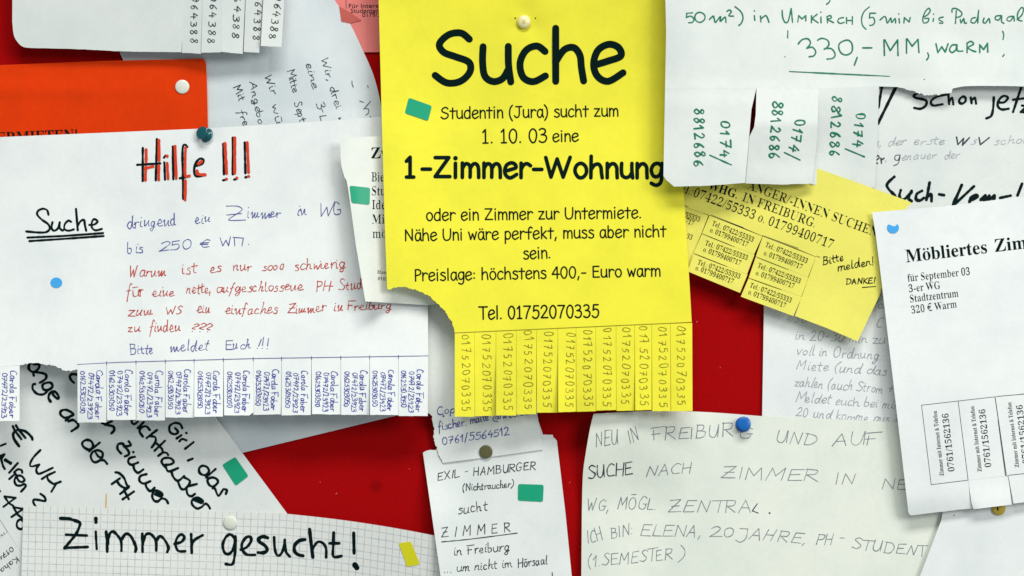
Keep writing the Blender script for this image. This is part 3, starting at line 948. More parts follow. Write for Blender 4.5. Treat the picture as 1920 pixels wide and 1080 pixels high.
# ------------------------------------------------------------------ lemon yellow notice set at a slant
def q5(x, y): return (1270 + x / 4, 330 + y / 4)
seg = [(1250, 215), (1530, 315), (1640, 354), (1700, 376, 'c'), (1709, 381, 'c'), (1700, 388), (1690, 420), (1648, 556), (1608, 640), (1550, 615), (1490.5, 592.5), q5(1040, 605), q5(905, 548), q5(640, 450), q5(505, 392), q5(240, 293), q5(170, 270), (1240, 372)]
n = Notice('slanted lemon yellow notice cut into small phone number labels, under the green-pen notice', seg, h_yel2, M['yellow2'])
i = n.ink()
typeset(i, 'ANGER/-INNEN SUCHEN', (1401, 354), (1643, 444), 25, .027)
typeset(i, 'WHG.', (1327, 353.5), (1382, 373), 24)
typeset(i, 'IN FREIBURG.', (1390, 376), (1528, 427), 25, .027)
typeset(i, 'Tel.:07422/55333 o. 01799400717', (1262, 354), (1560, 467), 25, .027)
n.put(i, 'printed_text', M['print'])
i = n.ink()
write(i, HAND, 'Bitte', (1543, 497), (1582, 488), 20, 1.8, .1, .6)
write(i, HAND, 'melden!', (1571, 508), (1640, 496), 21, 1.8, .1, .6)
write(i, HAND, 'DANKE!', (1586, 533), (1641, 531), 14, 1.8, .1, .6)
i.stroke([(1617, 539), (1642, 537)], 1.6)
n.put(i, 'pen_writing', M['black'])
i = n.ink()
for a, b in ((q5(250, 291), q5(495, 386)), (q5(50, 220), q5(82, 230)), (q5(640, 446), q5(905, 541)), (q5(1044, 600), q5(1070, 610))):
    i.stroke(resample([a, b], 6), .9)
n.put(i, 'ruled_line', M['darkpencil'])
colA = [(240, 295, 640, 452), (185, 430, 580, 590), (122, 578, 528, 738), (75, 715, 475, 878)]
colB = [(640, 452, 1040, 607), (588, 603, 985, 760), (535, 763, 935, 905), (475, 905, 875, 1052)]
txA = [((1334, 422), (1412, 454), (1330, 434.5), (1401, 463)), ((1321, 459), (1401, 488), (1317.5, 471), (1388, 498)), ((1307, 495), (1387, 523), (1303, 505.5), (1374, 532.5))]
txB = [((1434, 462), (1513, 494), (1431, 477.5), (1503, 505)), ((1419.5, 501), (1500, 532), (1416, 515), (1488, 541)), ((1405, 538), (1483, 568), (1402, 551), (1472, 577.5))]
for cc, tx, kk in ((colA, txA, 0), (colB, txB, 1)):
    for r in range(3):
        a, b = cc[r], cc[r + 1]
        pA, pB, pC, pD = q5(a[0], a[1]), q5(a[2], a[3]), q5(b[2] - 4, b[3] - 1), q5(b[0], b[1])
        pts = [(pA[0] + .3, pA[1] + .25), (pB[0] - .4, pB[1] + .25), (pC[0] - .3, pC[1] - .15), (pD[0] + .2, pD[1] - .15)]
        lift = (0.5 + .55 * r) + (.5 if r == 2 and kk == 0 else 0)
        ex = (lambda A, Bp, lf: (lambda x, y: lf * max(0, min(1, 1 - ((x - A[0]) * (Bp[0] - A[0]) + (y - A[1]) * (Bp[1] - A[1])) / ((Bp[0] - A[0]) ** 2 + (Bp[1] - A[1]) ** 2))) + .15))(pA, pB, lift)
        s, hh = n.strip(pts, ex, None, 8, 'tear_off_label')
        i = Ink(hh, .16)
        t = tx[r]
        if r:
            i.stroke(resample([(pA[0] + .5, pA[1] + .9), (pA[0] + (pB[0] - pA[0]) * .62, pA[1] + (pB[1] - pA[1]) * .62 + .7)], 6), 1.2 if r == 2 else 1.0, .7)
        typeset(i, 'Tel.: 07422/55333', t[0], t[1], 13.6, .016)
        typeset(i, 'o. 01799400717', t[2], t[3], 13.6, .016)
        n.sub(i, s, 'phone_number', M['print'])
s, hh = n.strip([(1240, 373), q5(165, 270), q5(233, 296), q5(72, 712), (1240, 490)], lambda x, y: .3, None, 8, 'tear_off_label')
i = Ink(hh, .16)
typeset(i, '/55333', (1281, 405.5), (1311.5, 416), 13.6, .016); typeset(i, '717', (1284, 417), (1299, 423.5), 13.6, .016); typeset(i, '33', (1286, 446), (1297, 450), 13.6, .016)
n.sub(i, s, 'phone_number', M['print'])

# ------------------------------------------------------------------ notice in green felt pen
seg = [(1244, -150), (2080, -150), (2080, 160), (1920, 162, 'm'), (1860, 161, 'm'), (1830, 161, 'c'), (1806, 162, 'c'), (1786, 166), (1784, 175, 't'), (1742, 179, 't'), (1720, 174, 't'), (1697, 166, 'm'), (1682, 163), (1648, 162),
       (1535, 166), (1418.5, 165), (1418, 166), (1247, 166), (1249, 60)]
n = Notice('white notice in green felt pen about Umkirch with three long hanging strips', seg, h_green, M['offwhite'])
i = n.ink()
i.trace(1240, 0, 5.647, '330,135 270,140 265,185;~265,185 310,170 345,200 330,235 290,240;o410,130 455,155 460,200 420,235 375,225 355,185 370,145;~510,205 550,170 560,200 575,235 625,175 625,225 675,180 685,235;~695,120 720,105 740,125 715,165 765,170;'
        '~780,70 840,120 865,180 850,240 820,270;985,165 990,215;985,113 986,116;1050,170 1055,230;~1055,200 1100,165 1120,180 1140,235;~1280,110 1285,180 1310,235 1345,220 1375,90;1375,90 1390,235;1445,230 1455,165 1490,200 1530,165 1530,220;1590,165 1590,240;'
        '1650,150 1595,195 1660,240;1690,180 1692,240;1688,127 1689,129;1755,175 1760,240;~1755,175 1790,165 1800,190 1765,205 1825,240;~1785,5 1775,25 1750,45', 2.7)
i.trace(1240, 0, 5.647, '~1450,465 1490,420 1550,410 1580,450 1560,490 1540,510;~1545,508 1600,500 1635,545 1615,590 1565,600;~1655,425 1700,405 1760,425 1775,470 1750,505 1725,520;~1730,515 1800,515 1840,570 1820,615 1755,625;0.8:1340,325 1338,400;0.7:1310,600 1311,600', 2.9)
i.trace(1570, 0, 5.486, '~65,180 20,190 5,220 30,240 70,230;95,180 95,240;155,170 155,250;95,210 155,210;~330,70 275,120 250,190 260,260 295,300;395,135 335,135 330,185;~330,185 370,180 385,225 365,255 335,260;~440,205 480,170 500,180 515,235 550,185 560,230 595,190 600,235;'
        '635,190 640,235;632,142 633,144;685,235 690,180 740,225 750,180;~880,180 930,150 955,110 940,85 905,120 880,190 890,235 930,225 940,190 900,190;990,190 985,220;990,143 991,145;~1090,175 1050,185 1050,205 1085,225 1080,240 1050,235;'
        '~1180,125 1185,90 1230,90 1280,130 1270,165 1225,180;1225,110 1215,240;~1265,200 1275,235 1300,190 1310,235 1330,235;~1420,180 1385,190 1375,225 1410,235 1440,190 1455,105;1450,150 1445,235;~1510,185 1500,225 1525,235 1560,190 1570,235;'
        '~1690,160 1635,165 1625,195 1660,205 1690,165 1690,220 1715,240;~1810,165 1760,175 1745,205 1780,215 1815,170 1820,215;~1850,200 1900,150 1915,90 1890,80 1855,140 1860,200 1900,215', 2.5)
i.trace(1570, 0, 5.486, 'o105,412 150,450 150,530 95,565 40,545 15,490 30,440;205,590 175,670;262,492 355,492;480,410 485,570;490,410 545,520 620,410;620,410 625,570;712,400 712,545;720,400 770,475 830,405;830,405 840,540;~930,545 940,580 920,615;'
        '1015,450 1035,540 1075,480 1110,535 1140,450;~1225,460 1180,465 1155,510 1180,540 1220,510 1230,460 1235,520 1290,525;1335,440 1335,540;~1335,445 1375,425 1400,455 1345,490 1400,525 1425,530;1465,540 1465,460 1505,510 1545,445 1548,535;'
        '0.8:~1700,320 1712,355 1705,405;0.9:1702,580 1716,562;0.6:893,816 896,816', 3.0)
i.stroke(resample([(1480, 134), (1560, 138), (1668, 143)], 8), 2.9, .5)
n.put(i, 'felt_pen_writing', M['greenpen'])
def fold2(x, y): return 3.4 * max(0, y - 165) / 67 if y < 232 else 3.4 - 4.4 * (y - 232) / 95 + 1.2 * ss(300, 345, y)
GS = [([(1247, 166.05), (1418, 166.05), (1409, 205), (1406, 240), (1404.5, 258), (1397, 343, 'm'), (1330, 348, 'm'), (1264, 350), (1250, 338), (1244, 330)], lambda x, y: 1.0 * ss(166, 200, y) + .9 * ss(220, 345, y) + 1.3 * ss(1250, 1400, x) * ss(200, 340, y),
       (1302, 204), (1301, 315), (1352, 226), (1350, 300), ((1331, 291), (1371, 309))),
      ([(1418.5, 165.05), (1534.9, 166.05), (1532, 260), (1523, 344, 'm'), (1470, 346, 'm'), (1397.6, 344), (1405.3, 256), (1414, 238), (1417, 215)], fold2,
       (1449, 190), (1441, 301), (1492, 224), (1478, 283), ((1471, 286), (1500, 300))),
      ([(1535, 166.05), (1648, 162.05), (1645, 270), (1640, 352), (1560, 352), (1520, 345), (1526, 260), (1531, 200)], lambda x, y: -5.4 * ss(170, 300, y) * ss(1660, 1540, x),
       (1561, 180), (1555, 298), (1605, 213), (1598, 278), ((1585, 279), (1621, 294)))]
for pts, ex, a0, a1, b0, b1, sl in GS:
    s, hh = n.strip(pts, ex, None, 9)
    i = Ink(hh)
    write(i, HAND, '8812686', a0, a1, 25, 3.0, 0, .9, True, 14)
    write(i, HAND, '0174', b0, b1, 24, 3.0, 0, .9, True, 14)
    i.stroke(resample([sl[0], sl[1]], 6), 2.8)
    n.sub(i, s, 'phone_number', M['greenpen'])

# ------------------------------------------------------------------ note in pencil
n = Notice('white note in faint pencil handwriting below the slanted lemon yellow notice',
           [(1433, 470), (1760, 470), (1760, 860), (1424, 860), (1429, 780), (1432, 600)], h_pencil, M['bright'])
i = n.ink()
for t, a, b in (('in 20-30 min zu', (1491, 637), (1658, 645)), ('voll in Ordnung.', (1493, 665), (1653, 675)), ('Miete (und das', (1493, 692), (1661, 704)), ('zahlen (auch Strom +', (1489, 724), (1672, 738)),
                ('Meldet euch bei mir', (1491, 753), (1684, 767)), ('20 und komme aus 7', (1492, 780), (1686, 796)), ('so', (1490, 604), (1510, 606)), ('C', (1642, 613), (1653, 614)), ('Par', (1636, 577), (1662, 580))):
    write(i, HAND, t, a, b, 25, 1.35, .18, .8)
n.put(i, 'pencil_writing', M['pencil'])

# ------------------------------------------------------------------ pale notice in block capitals
n = Notice('pale greenish notice in thin grey capitals, held by the blue push pin',
           [(1113, 776, 'c'), (1180, 772, 'c'), (1240, 770, 'c'), (1330, 773, 'c'), (1425, 780), (1560, 786), (1690, 792), (1830, 800), (1830, 1230), (1085, 1230), (1090, 1080), (1091, 960, 'c'), (1093, 890, 'c'), (1099, 845, 'c'), (1107, 800, 'c')], h_elena, M['greenish'], (1392, 790), 13)
i = n.ink()
for t, a, b, em in (('NEU', (1117, 838), (1159, 833), 37), ('IN', (1181, 831), (1201, 825), 35), ('FREIBUR', (1222, 826), (1374, 818), 33), ('G', (1385, 822), (1411, 822), 28), ('UND', (1455, 829), (1526, 836), 31), ('AUF', (1560, 837), (1646, 833), 31),
                    ('NACH', (1210, 894), (1297, 886), 28), ('ZIMMER', (1350, 897), (1533, 903), 31), ('IN', (1565, 908), (1601, 910), 29), ('NEUER', (1651, 917), (1790, 920), 28), ('WG,', (1101, 957), (1142, 958), 30),
                    ('MÖGL.', (1157, 955), (1231, 956), 31), ('ZENTRA', (1252, 960), (1408, 961), 31), ('ICH', (1102, 1019), (1132, 1012), 31), ('BIN:', (1146, 1010), (1188, 1003), 28), ('ELENA,', (1199, 1005), (1316, 1007), 29),
                    ('20', (1330, 1006), (1374, 1007), 25), ('JAHRE,', (1380, 1009), (1512, 1020), 28), ('PH', (1528, 1022), (1562, 1022), 27), ('-', (1570, 1018), (1582, 1019), 27), ('STUDENTIN', (1596, 1028), (1768, 1048), 28), ('(1.SEMESTER', (1101, 1064), (1262, 1048), 30), (')', (1272, 1050), (1286, 1049), 32)):
    write(i, HAND, t, a, b, em, 1.35, .12, .7)
n.put(i, 'pen_writing', M['greypen'])
i = n.ink()
write(i, HAND, 'SUCHE', (1103, 898), (1186, 890), 32, 2.0, .1, .6)
n.put(i, 'darkened_letters', M['darkpencil'])
i = n.ink()
i.trace(1400, 780, 3.6, '72,592 38,640 78,655', 1.8)
i.dot(1443, 962, 1.8)
n.put(i, 'darkened_letter', M['darkpencil'])

# ------------------------------------------------------------------ white sheet in the lower right corner
n = Notice('plain white sheet in the bottom right corner held by the mustard yellow tack',
           [(1778, 900), (2080, 880), (2080, 1230), (1664, 1230), (1725, 1080), (1765, 975)], h_corner, M['bright'], (1870, 950))
i = n.ink(); i.dot(1789, 966, 1.2); n.put(i, 'ink_speck', M['darkpencil'])

# ------------------------------------------------------------------ printed notice at the right edge
def q8(x, y): return (1680 + x / 3.858, 720 + y / 3.858)
seg = [(1635, 398), (1780, 386), (1920, 368), (2100, 352), (2100, 700), (2094, 715), (1920, 738), q8(718, 92), q8(800, 664), q8(522, 697), q8(540, 850), (1822.5, 953, 'm'), (1760, 960, 'c'), (1720, 965, 'c'), (1708, 966, 'c'), (1703.5, 961, 'c'), (1702, 950), (1680, 760), (1652, 520), (1642, 440)]
n = Notice('white printed notice headed Möbliertes Zimmer at the right edge', seg, h_moebl, M['bright'])
i = n.ink()
typeset(i, 'Möbliertes', (1699, 492), (1853, 474), 35)
typeset(i, 'Zimmer', (1865, 472.5), (1985, 458.5), 35, fit=False)
n.put(i, 'headline', M['print'])
i = n.ink()
for t, a, b in (('für September 03', (1702, 528), (1820, 515)), ('3-er WG', (1704, 548), (1764, 541)), ('Stadtzentrum', (1706, 567), (1798, 556)), ('320 € Warm', (1709, 588), (1795, 576))):
    typeset(i, t, a, b, 20.5, .022)
n.put(i, 'printed_text', M['print'])
i = n.ink()
typeset(i, 'Zimmer mit Internet & Telefon', (1770, 892), (1756.5, 770), 11.5, .012)
typeset(i, '0761/1562136', (1790, 884), (1778, 774), 17, .020)
n.put(i, 'phone_number', M['print'])
i = n.ink()
typeset(i, 'Zimmer mit Internet & Telefon', (1841, 884), (1826.5, 761), 11.5, .012)
typeset(i, '0761/1562136', (1859, 876), (1847, 766), 17, .020)
n.put(i, 'phone_number', M['print'])
i = n.ink()
for a, b in ((q8(185, 153), q8(255, 728)), (q8(185, 153), q8(718, 92)), (q8(450, 125), q8(522, 695)), (q8(716, 92), q8(798, 662)), (q8(255, 728), q8(522, 695)), (q8(738, 260), q8(792, 662))):
    i.stroke(resample([a, b], 6), .95)
n.put(i, 'ruled_line', M['darkpencil'])
s, hh = n.strip([q8(523, 697.5), q8(800, 665), q8(811, 664.5), q8(838, 872), q8(560, 906), q8(546, 858)], lambda x, y: 1.2 * ss(900, 950, y), None, 8)
s, hh = n.strip([q8(719.5, 92), (1920.3, 738.5), (2093, 715.5), (2110, 918), q8(926, 856), q8(850, 865), q8(813, 664), q8(801.5, 662.5)], lambda x, y: .6 * ss(740, 945, y), None, 10)
i = Ink(hh)
typeset(i, 'Zimmer mit Internet & Telefon', (1911, 876), (1896, 753.7), 11.5, .012)
typeset(i, '0761/1562136', (1930, 869), (1917, 758), 17, .020)
i.stroke(resample([q8(728, 90), (1922, 738.6), (2090, 717)], 6), .95); i.stroke(resample([q8(815, 660), (1920, 888), (2100, 864)], 6), .95)
n.sub(i, s, 'phone_number', M['print'])

# ------------------------------------------------------------------ lower left group
n = Notice('grey sheet corner behind the sheets, below the strips of the Hilfe notice',
           [(300, 640), (790, 640), (760, 776), (740, 780), (459, 848), (410, 860), (330, 800)], h_under, M['grey'])
seg = [(-170, 640), (340, 660), (406, 784), (540, 965), (560, 1000), (560, 1230), (90, 1230), (42, 1040), (14.5, 997), (0, 974), (-170, 760)]
n = Notice('white note in thick slanted black brush pen about a room at the PH', seg, h_girl, M['white'], None, 12)
i = n.ink()
i.trace(0, 670, 6, 'o350,65 330,80 325,130 370,165 430,130 440,75 390,80;~380,205 378,168 430,170 510,190 515,240 450,285;o530,285 480,310 490,360 545,365 590,330 575,290;~540,370 490,415 420,410 370,360 370,310 395,300;~570,500 545,450 570,395 620,388 660,440 650,465 605,430 590,395;'
        '~870,195 810,190 785,215 800,255 830,285;o690,600 680,640 730,680 800,660 825,640 790,610 740,590;800,655 740,710;~770,720 820,705 870,740 875,780 805,830;~215,1000 160,920 150,860 190,820 280,830 350,890 365,925;145,775 165,820 240,920;180,765 200,800 285,905', 5.0)
i.trace(120, 780, 5.686, 'o240,255 195,285 210,330 270,360 310,320 290,270;380,285 270,375;~330,375 365,430 405,440 410,390 360,365 310,380 285,430 310,485 350,490 390,470 430,475 460,510;510,725 595,665;~550,600 590,610 640,660 668,730 690,760;~562,690 600,740 660,770 692,748;600,830 690,760;625,888 745,805;640,790 690,885;'
        '~405,75 440,85 510,55;~440,95 520,110 535,150 505,185;~610,400 570,350 580,300 630,295 640,320 690,320 712,305 690,270;~640,320 685,370 690,410 650,430;738,384 740,386;~755,435 700,450 685,490 720,520 790,495;~740,520 750,570 790,605 845,570;~880,620 815,640 805,690 850,720 920,695;~870,715 880,760 920,800 965,765;'
        '~970,835 1035,855 1045,830 1000,795 960,800 940,850 960,900 1000,910 1040,880 1085,890 1110,930;1.2:985,820 1035,840;0.6:822,1001 828,1002', 4.8)
i.trace(230, 780, 5.684, '~95,30 100,75 130,85 160,60;225,65 160,130;~215,220 180,165 200,125 250,110 290,150;365,150 255,235;~285,215 345,225 350,275 310,335;450,265 340,370;365,295 420,350;~380,425 430,390 470,395 485,415;420,350 430,390;~455,545 415,490 440,450 510,450 545,490 510,515 455,520;~460,540 490,590 590,555;~520,590 540,650 590,690 655,640;'
        '~590,700 620,770 660,780 700,740 715,690 650,650;790,725 690,750;~680,760 690,830 730,855 770,830;~760,895 840,925 850,900 800,870 745,890 740,940 790,985 840,970 880,935 910,950 930,985;1.2:775,890 840,912;~635,130 610,85 550,75 500,110 505,170 555,195 590,170 560,130;625,205 575,240;678,180 681,183;~605,270 635,245 680,260;755,280 665,350;745,455 695,475;'
        'o850,530 815,560 825,610 880,630 920,590 900,545;990,565 890,655;o950,655 905,680 920,730 960,750 1015,710 1000,670;1010,715 960,770;~985,775 1020,850 1060,800 1075,780 1110,790 1100,830', 4.7)
n.put(i, 'brush_pen_writing', M['black'])
i = n.ink()
i.trace(0, 780, 7.2, '~545,460 450,560 405,650 430,680 530,655;~530,655 490,720 510,775 560,770 710,700;740,755 640,800 565,850;~640,800 650,860 720,915 760,905;820,885 760,910 695,1020;-40,420 75,375;-60,570 60,515 20,580;~0,560 20,600 40,670 65,715;1.7:75,595 140,635;240,635 125,765;210,775 125,850;~300,765 290,730 240,720 190,760;'
        '~215,790 250,870 300,890 330,860 290,810 230,810 195,870 220,930 270,940 330,920 345,950 285,1020', 4.4)
i.trace(0, 900, 6, '~400,295 375,250 385,220 440,225 510,235 500,190 455,155;175,200 50,185 100,260 150,290;175,200 40,300;260,325 150,305 200,390 250,430;260,325 130,415;o230,445 195,470 190,520 220,550 260,540 275,480;-20,120 0,125;230,1045 220,1080', 4.3)
n.put(i, 'brush_pen_price', M['black'])
i = n.ink(); i.stroke(resample([(199.5, 926), (198, 962)], 5), 2.6, .3); n.put(i, 'ochre_mark', M['ochre'])
s1, hh = n.strip([(-40, 935), (0, 974.5), (14, 997.5), (-2, 1010), (-60, 1040)], lambda x, y: -.5, None, 7)
i = Ink(hh); write(i, HAND, 'n', (7, 998), (1, 1003), 15, 1.3, 0, .4); n.sub(i, s1, 'phone_number', M['pen'])
s2, hh = n.strip([(14.3, 997.8), (41, 1039), (60, 1120), (-60, 1120), (-60, 1041), (-2, 1010.5)], lambda x, y: .4, None, 7)
i = Ink(hh); write(i, HAND, 'Kaha', (31, 1043), (-1, 1068), 15, 1.4, 0, .5); write(i, HAND, '0174', (22, 1025), (-6, 1045), 12, 1.4, 0, .5); n.sub(i, s2, 'phone_number', M['pen'])

def grid_top(x): return 948 + 15 * (x - 43) / 487 if x < 530 else 963 + (x - 530) * .085 + (x - 530) ** 2 * .00021
seg = [(44, 949)] + [(x, grid_top(x), 'c') for x in range(90, 811, 40)] + [(815, grid_top(815)), (850, 1230), (30, 1230), (40, 1080)]
n = Notice('squared paper notice reading Zimmer gesucht in thick marker', seg, h_grid, squared, (432, 980), 10,
           uvf=lambda x, y: ((x + .02 * (y - 950) * (1 + x / 400)) / 13.45 + 50, (y - grid_top(x) + 2) / 13.7 + 20))
i = n.ink()
i.trace(90, 950, 6.194, '1.15:145,135 250,140 355,175;~350,170 372,205 330,310 260,400 190,482;1.0:195,478 460,468;0.95:210,325 450,335;0.9:~555,290 560,400 566,490;1.25:556,135 557,180;~675,290 685,400 688,520;~692,440 710,330 750,288 800,325 848,400 853,510;~850,390 900,318 955,335 1003,420 1022,480 1015,522;'
        '1095,315 1098,522;~1102,440 1130,335 1175,312 1220,342 1255,405 1257,508;~1255,398 1300,342 1352,382 1398,470 1385,525;~1470,432 1550,408 1583,355 1548,322 1500,362 1482,440 1512,512 1592,518;1662,320 1670,535;~1670,450 1700,388 1795,332', 5.6)
i.trace(390, 950, 6.194, '~312,370 265,322 210,350 172,440 190,528 240,550 288,500 312,400 315,350;~318,345 318,480 305,600 280,670 205,665;~380,500 450,470 500,400 490,350 440,360 395,430 400,500 450,555 545,560;1.25:~692,362 640,347 590,370 600,410 660,450 688,500 650,533 585,533;~768,355 775,480 800,560 840,558 880,480 892,385;~890,400 905,520 950,578;'
        '1.25:~1125,382 1060,395 1007,450 1007,520 1050,558 1102,570;1.15:~1180,262 1195,400 1218,588;~1215,490 1270,412 1330,420 1370,480 1372,588;~1460,300 1455,450 1457,578 1550,573;1412,425 1525,425;1.1:1692,305 1697,540;1.9:1705,675 1728,708', 5.4)
n.put(i, 'headline', M['black'])

# ------------------------------------------------------------------ centre bottom notes
seg = [(786, 560), (1010, 560), (1003, 700), (1008, 780), (1018, 843), (925, 856), (831, 868, 't'), (822, 850, 't'), (815, 828, 't'), (813, 800, 't'), (809, 779, 't'), (800, 772), (788, 740), (786, 640)]
n2 = Notice('white note reading EXIL HAMBURGER with a ragged top edge',
            [(793, 849, 't'), (800, 845, 't'), (818, 842), (830, 790), (1010, 790), (1018, 815, 'm'), (1036, 815, 't'), (1044, 826), (1060, 960), (1072, 1080), (1092, 1230), (847, 1230), (826, 1080), (806, 940)], h_exil, M['white'], (911, 847))
i = n2.ink()
for t, a, b, em, sp in (('EXIL', (820, 901), (862, 894), 20, 0), ('-', (871, 892), (878, 891), 20, 0), ('HAMBURGER', (887, 892), (1005, 880), 20, 0), ('(Nichtraucher)', (867, 921), (963, 913), 18, 0), ('sucht', (859, 964), (914, 957), 27, 0), ('ZIMMER', (828, 1008), (967, 996), 24, 34),
                        ('in Freiburg', (851, 1042), (955, 1032), 25, 0), ('...', (832, 1074), (848, 1073), 22, 0), ('um nicht im', (856, 1072), (960, 1064), 24, 0), ('Hörsaal', (971, 1064), (1026, 1058), 23, 0), ('zu', (990, 1098), (1010, 1096), 24, 0), ('!', (1035, 1094), (1042, 1093), 26, 0)):
    write(i, HAND, t, a, b, em, 1.6, .1, .6, True, sp)
i.stroke(resample(catmull([(828, 1016), (880, 1011), (970, 999.5)]), 6), 1.6)
n2.put(i, 'pen_writing', M['pen'])
n = Notice('torn white note with an email address, pinned over the EXIL HAMBURGER note', seg, h_copy, M['white'], (911, 847))
i = n.ink()
for t, a, b, em in (('Copy', (820, 779), (862, 772), 20), ('fischer.', (822, 808), (876, 797), 21), ('malte', (882, 795), (916, 788), 20), ('@', (924, 791), (940, 788), 20), ('web.de', (943, 786), (992, 777), 20), ('0761/5564512', (830, 834), (956, 815), 19)):
    write(i, HAND, t, a, b, em, 1.6, .1, .6)
i.dot(831.5, 780, 2.0)
n.put(i, 'pen_writing', M['blue'])

# ------------------------------------------------------------------ stickers
def sticker(name, label, pts, h, material, cat, lift=.35, rad=4, group=None):
    q = []
    m = len(pts)
    for k in range(m):
        a, b, c = pts[k - 1], pts[k], pts[(k + 1) % m]
        la, lc = math.hypot(a[0] - b[0], a[1] - b[1]), math.hypot(c[0] - b[0], c[1] - b[1])
        p1 = (b[0] + (a[0] - b[0]) * rad / la, b[1] + (a[1] - b[1]) * rad / la)
        p2 = (b[0] + (c[0] - b[0]) * rad / lc, b[1] + (c[1] - b[1]) * rad / lc)
        for t in (0, .33, .67, 1):
            q.append(((1 - t) ** 2 * p1[0] + 2 * t * (1 - t) * b[0] + t * t * p2[0], (1 - t) ** 2 * p1[1] + 2 * t * (1 - t) * b[1] + t * t * p2[1]))
    cx, cy = sum(p[0] for p in pts) / m, sum(p[1] for p in pts) / m
    hh = lambda x, y: h(x, y) + lift
    o = sheet(name, q, hh, material, None, P(cx, cy, hh(cx, cy)), 7, None, .15)
    return tag(o, label, cat, group)
GG = 'green rectangular stickers'
sticker('green_sticker', 'tilted green sticker on the yellow notice beside Studentin', [(766.5, 183), (810, 198.5), (802.5, 227), (759, 212)], h_yellow, M['tape_green'], 'sticker', group=GG)
sticker('green_sticker', 'green sticker on the left edge of the cream printed notice', [(655.5, 348), (694, 352), (693, 384), (659, 380)], h_zwei, M['tape_green'], 'sticker', group=GG)
sticker('green_sticker', 'green sticker standing on end beside the slanted brush pen writing', [(416.5, 871.5), (441, 856.5), (466, 892.5), (442, 911)], h_girl, M['tape_green'], 'sticker', group=GG)
sticker('green_sticker', 'level green sticker on the EXIL HAMBURGER note', [(971.5, 907.5), (1019.5, 909), (1018, 941), (971, 938.5)], h_exil, M['tape_green'], 'sticker', group=GG)
sticker('yellow_sticker', 'small yellow sticker on the squared paper notice', [(747.5, 1018.5), (770.5, 1015.5), (787.5, 1058), (763.5, 1063)], h_grid, M['tape_yellow'], 'sticker', rad=2)
def dot_sticker(label, cx, cy, pts, h):
    hh = lambda x, y: h(x, y) + .35
    o = sheet('dot_sticker', pts, hh, M['dot_blue'], None, P(cx, cy, hh(cx, cy)), 5, None, .15)
    return tag(o, label, 'dot sticker', 'round blue dots')
ring = [(105.5 + 11 * math.cos(k * math.pi / 14), 530 + 9.8 * math.sin(k * math.pi / 14)) for k in range(28)]
dot_sticker('round blue dot on the white Hilfe notice', 105.5, 530, ring, h_hilfe)
ring = [(1674.5 + 11 * math.cos(a), 427 + 10.5 * math.sin(a)) for a in [math.radians(-42 + k * 10) for k in range(27)]]
ring += [(1669, 421.5), (1674, 424), (1679, 424)]
dot_sticker('blue dot with a bite out of its top on the printed notice', 1674, 427, ring, h_moebl)

# ------------------------------------------------------------------ pins
def lathe(name, prof, material, base, axis, parent=None, origin=None, seg=28):
    az = Vector(axis).normalized()
    ax = az.orthogonal().normalized(); ay = az.cross(ax)
    v, f = [], []
    for (r, z) in prof:
        for k in range(seg):
            t = 2 * math.pi * k / seg
            v.append(base + (ax * (r * math.cos(t)) + ay * (r * math.sin(t)) + az * z) * .001)
    for a in range(len(prof) - 1):
        for k in range(seg):
            k2 = (k + 1) % seg
            f.append((a * seg + k, a * seg + k2, (a + 1) * seg + k2, (a + 1) * seg + k))
    f.append(tuple(range(seg - 1, -1, -1)))
    f.append(tuple((len(prof) - 1) * seg + k for k in range(seg)))
    return finish(name, v, f, material, parent, origin, True)

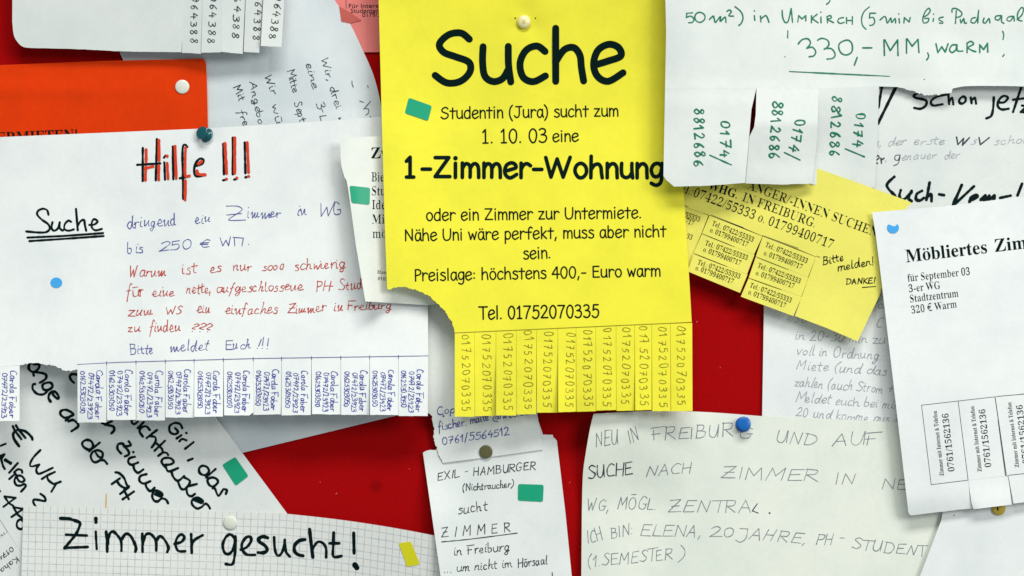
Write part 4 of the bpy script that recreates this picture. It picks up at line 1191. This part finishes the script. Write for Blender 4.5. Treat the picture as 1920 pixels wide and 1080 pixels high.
def tack(label, px, py, h, material, r, dome=.8, ax=(0, -1, 0)):
    b = P(px, py, h + .3)
    prof = [(r * .9, 0), (r, .25), (r * .985, .8), (r * .9, .8 + dome * .35), (r * .7, .8 + dome * .62), (r * .4, .8 + dome * .9), (r * .12, .8 + dome)]
    o = lathe('thumbtack', prof, material, b, ax, None, b)
    tag(o, label, 'thumbtack', 'thumbtacks')
    lathe('needle', [(.45, 0), (.42, -h - 1), (.05, -h - 4)], M['steel'], b, ax, o, b, 10)
    return o, b
tack('white flat tack on the orange notice', 342, 163, h_orange(342, 163), M['pin_white'], 4.8)
tack('white flat tack on the squared paper notice', 432, 980, h_grid(432, 980), M['pin_white'], 4.7, 1.0)
o, b = tack('cream domed tack at the top of the big yellow notice', 982.5, 41, h_yellow(982, 41), M['pin_cream'], 4.5, 1.6)
def scratch_h(x, y): return h_yellow(982, 41) + 2.62 - .035 * ((x - 982.5) ** 2 + (y - 41) ** 2) * .13
ik = Ink(scratch_h, .12); ik.trace(960, 0, 3, '60,115 66,124;73,112 62,132;70,126 74,130', .9); ik.mesh('scratch_mark', M['olivepen'], o, b)
tack('dark olive tack joining the email note to the EXIL note', 911, 847, h_copy(911, 847), M['pin_olive'], 4.5, .5)
o, b = tack('mustard yellow tack peeping out under the printed notice at right', 1872, 953, h_corner(1872, 953), M['pin_yellow'], 4.7, 1.2)
ik = Ink(lambda x, y: h_corner(1872, 953) + 2.25, .12); ik.trace(1680, 720, 3.858, '735,895 738,912', 2.6); ik.mesh('dark_centre', M['print'], o, b)

def push_pin(label, px, py, h, material, ax, sc_=1.0):
    b = P(px, py, h + .2)
    prof = [(r * sc_, z * .68 * sc_) for r, z in ((4.6, 0), (5.1, .5), (5.0, 1.3), (4.0, 1.9), (2.9, 2.6), (2.5, 4.2), (2.7, 6.2), (3.6, 7.4), (4.4, 7.9), (4.55, 8.6), (4.35, 9.3), (3.6, 9.6), (1.2, 9.75))]
    o = lathe('push_pin', prof, material, b, ax, None, b)
    tag(o, label, 'push pin', 'push pins')
    lathe('needle', [(.5, 0), (.48, -h - 1), (.05, -h - 5)], M['steel'], b, ax, o, b, 10)
    return o
push_pin('dark teal push pin leaning at the top of the white Hilfe notice', 388, 254, h_hilfe(388, 254), M['pin_teal'], (-.44, -.86, .25), .98)
push_pin('bright blue push pin at the top of the pale notice in grey capitals', 1393, 796, h_elena(1393, 796), M['pin_blue'], (-.02, -.97, .20), 1.02)
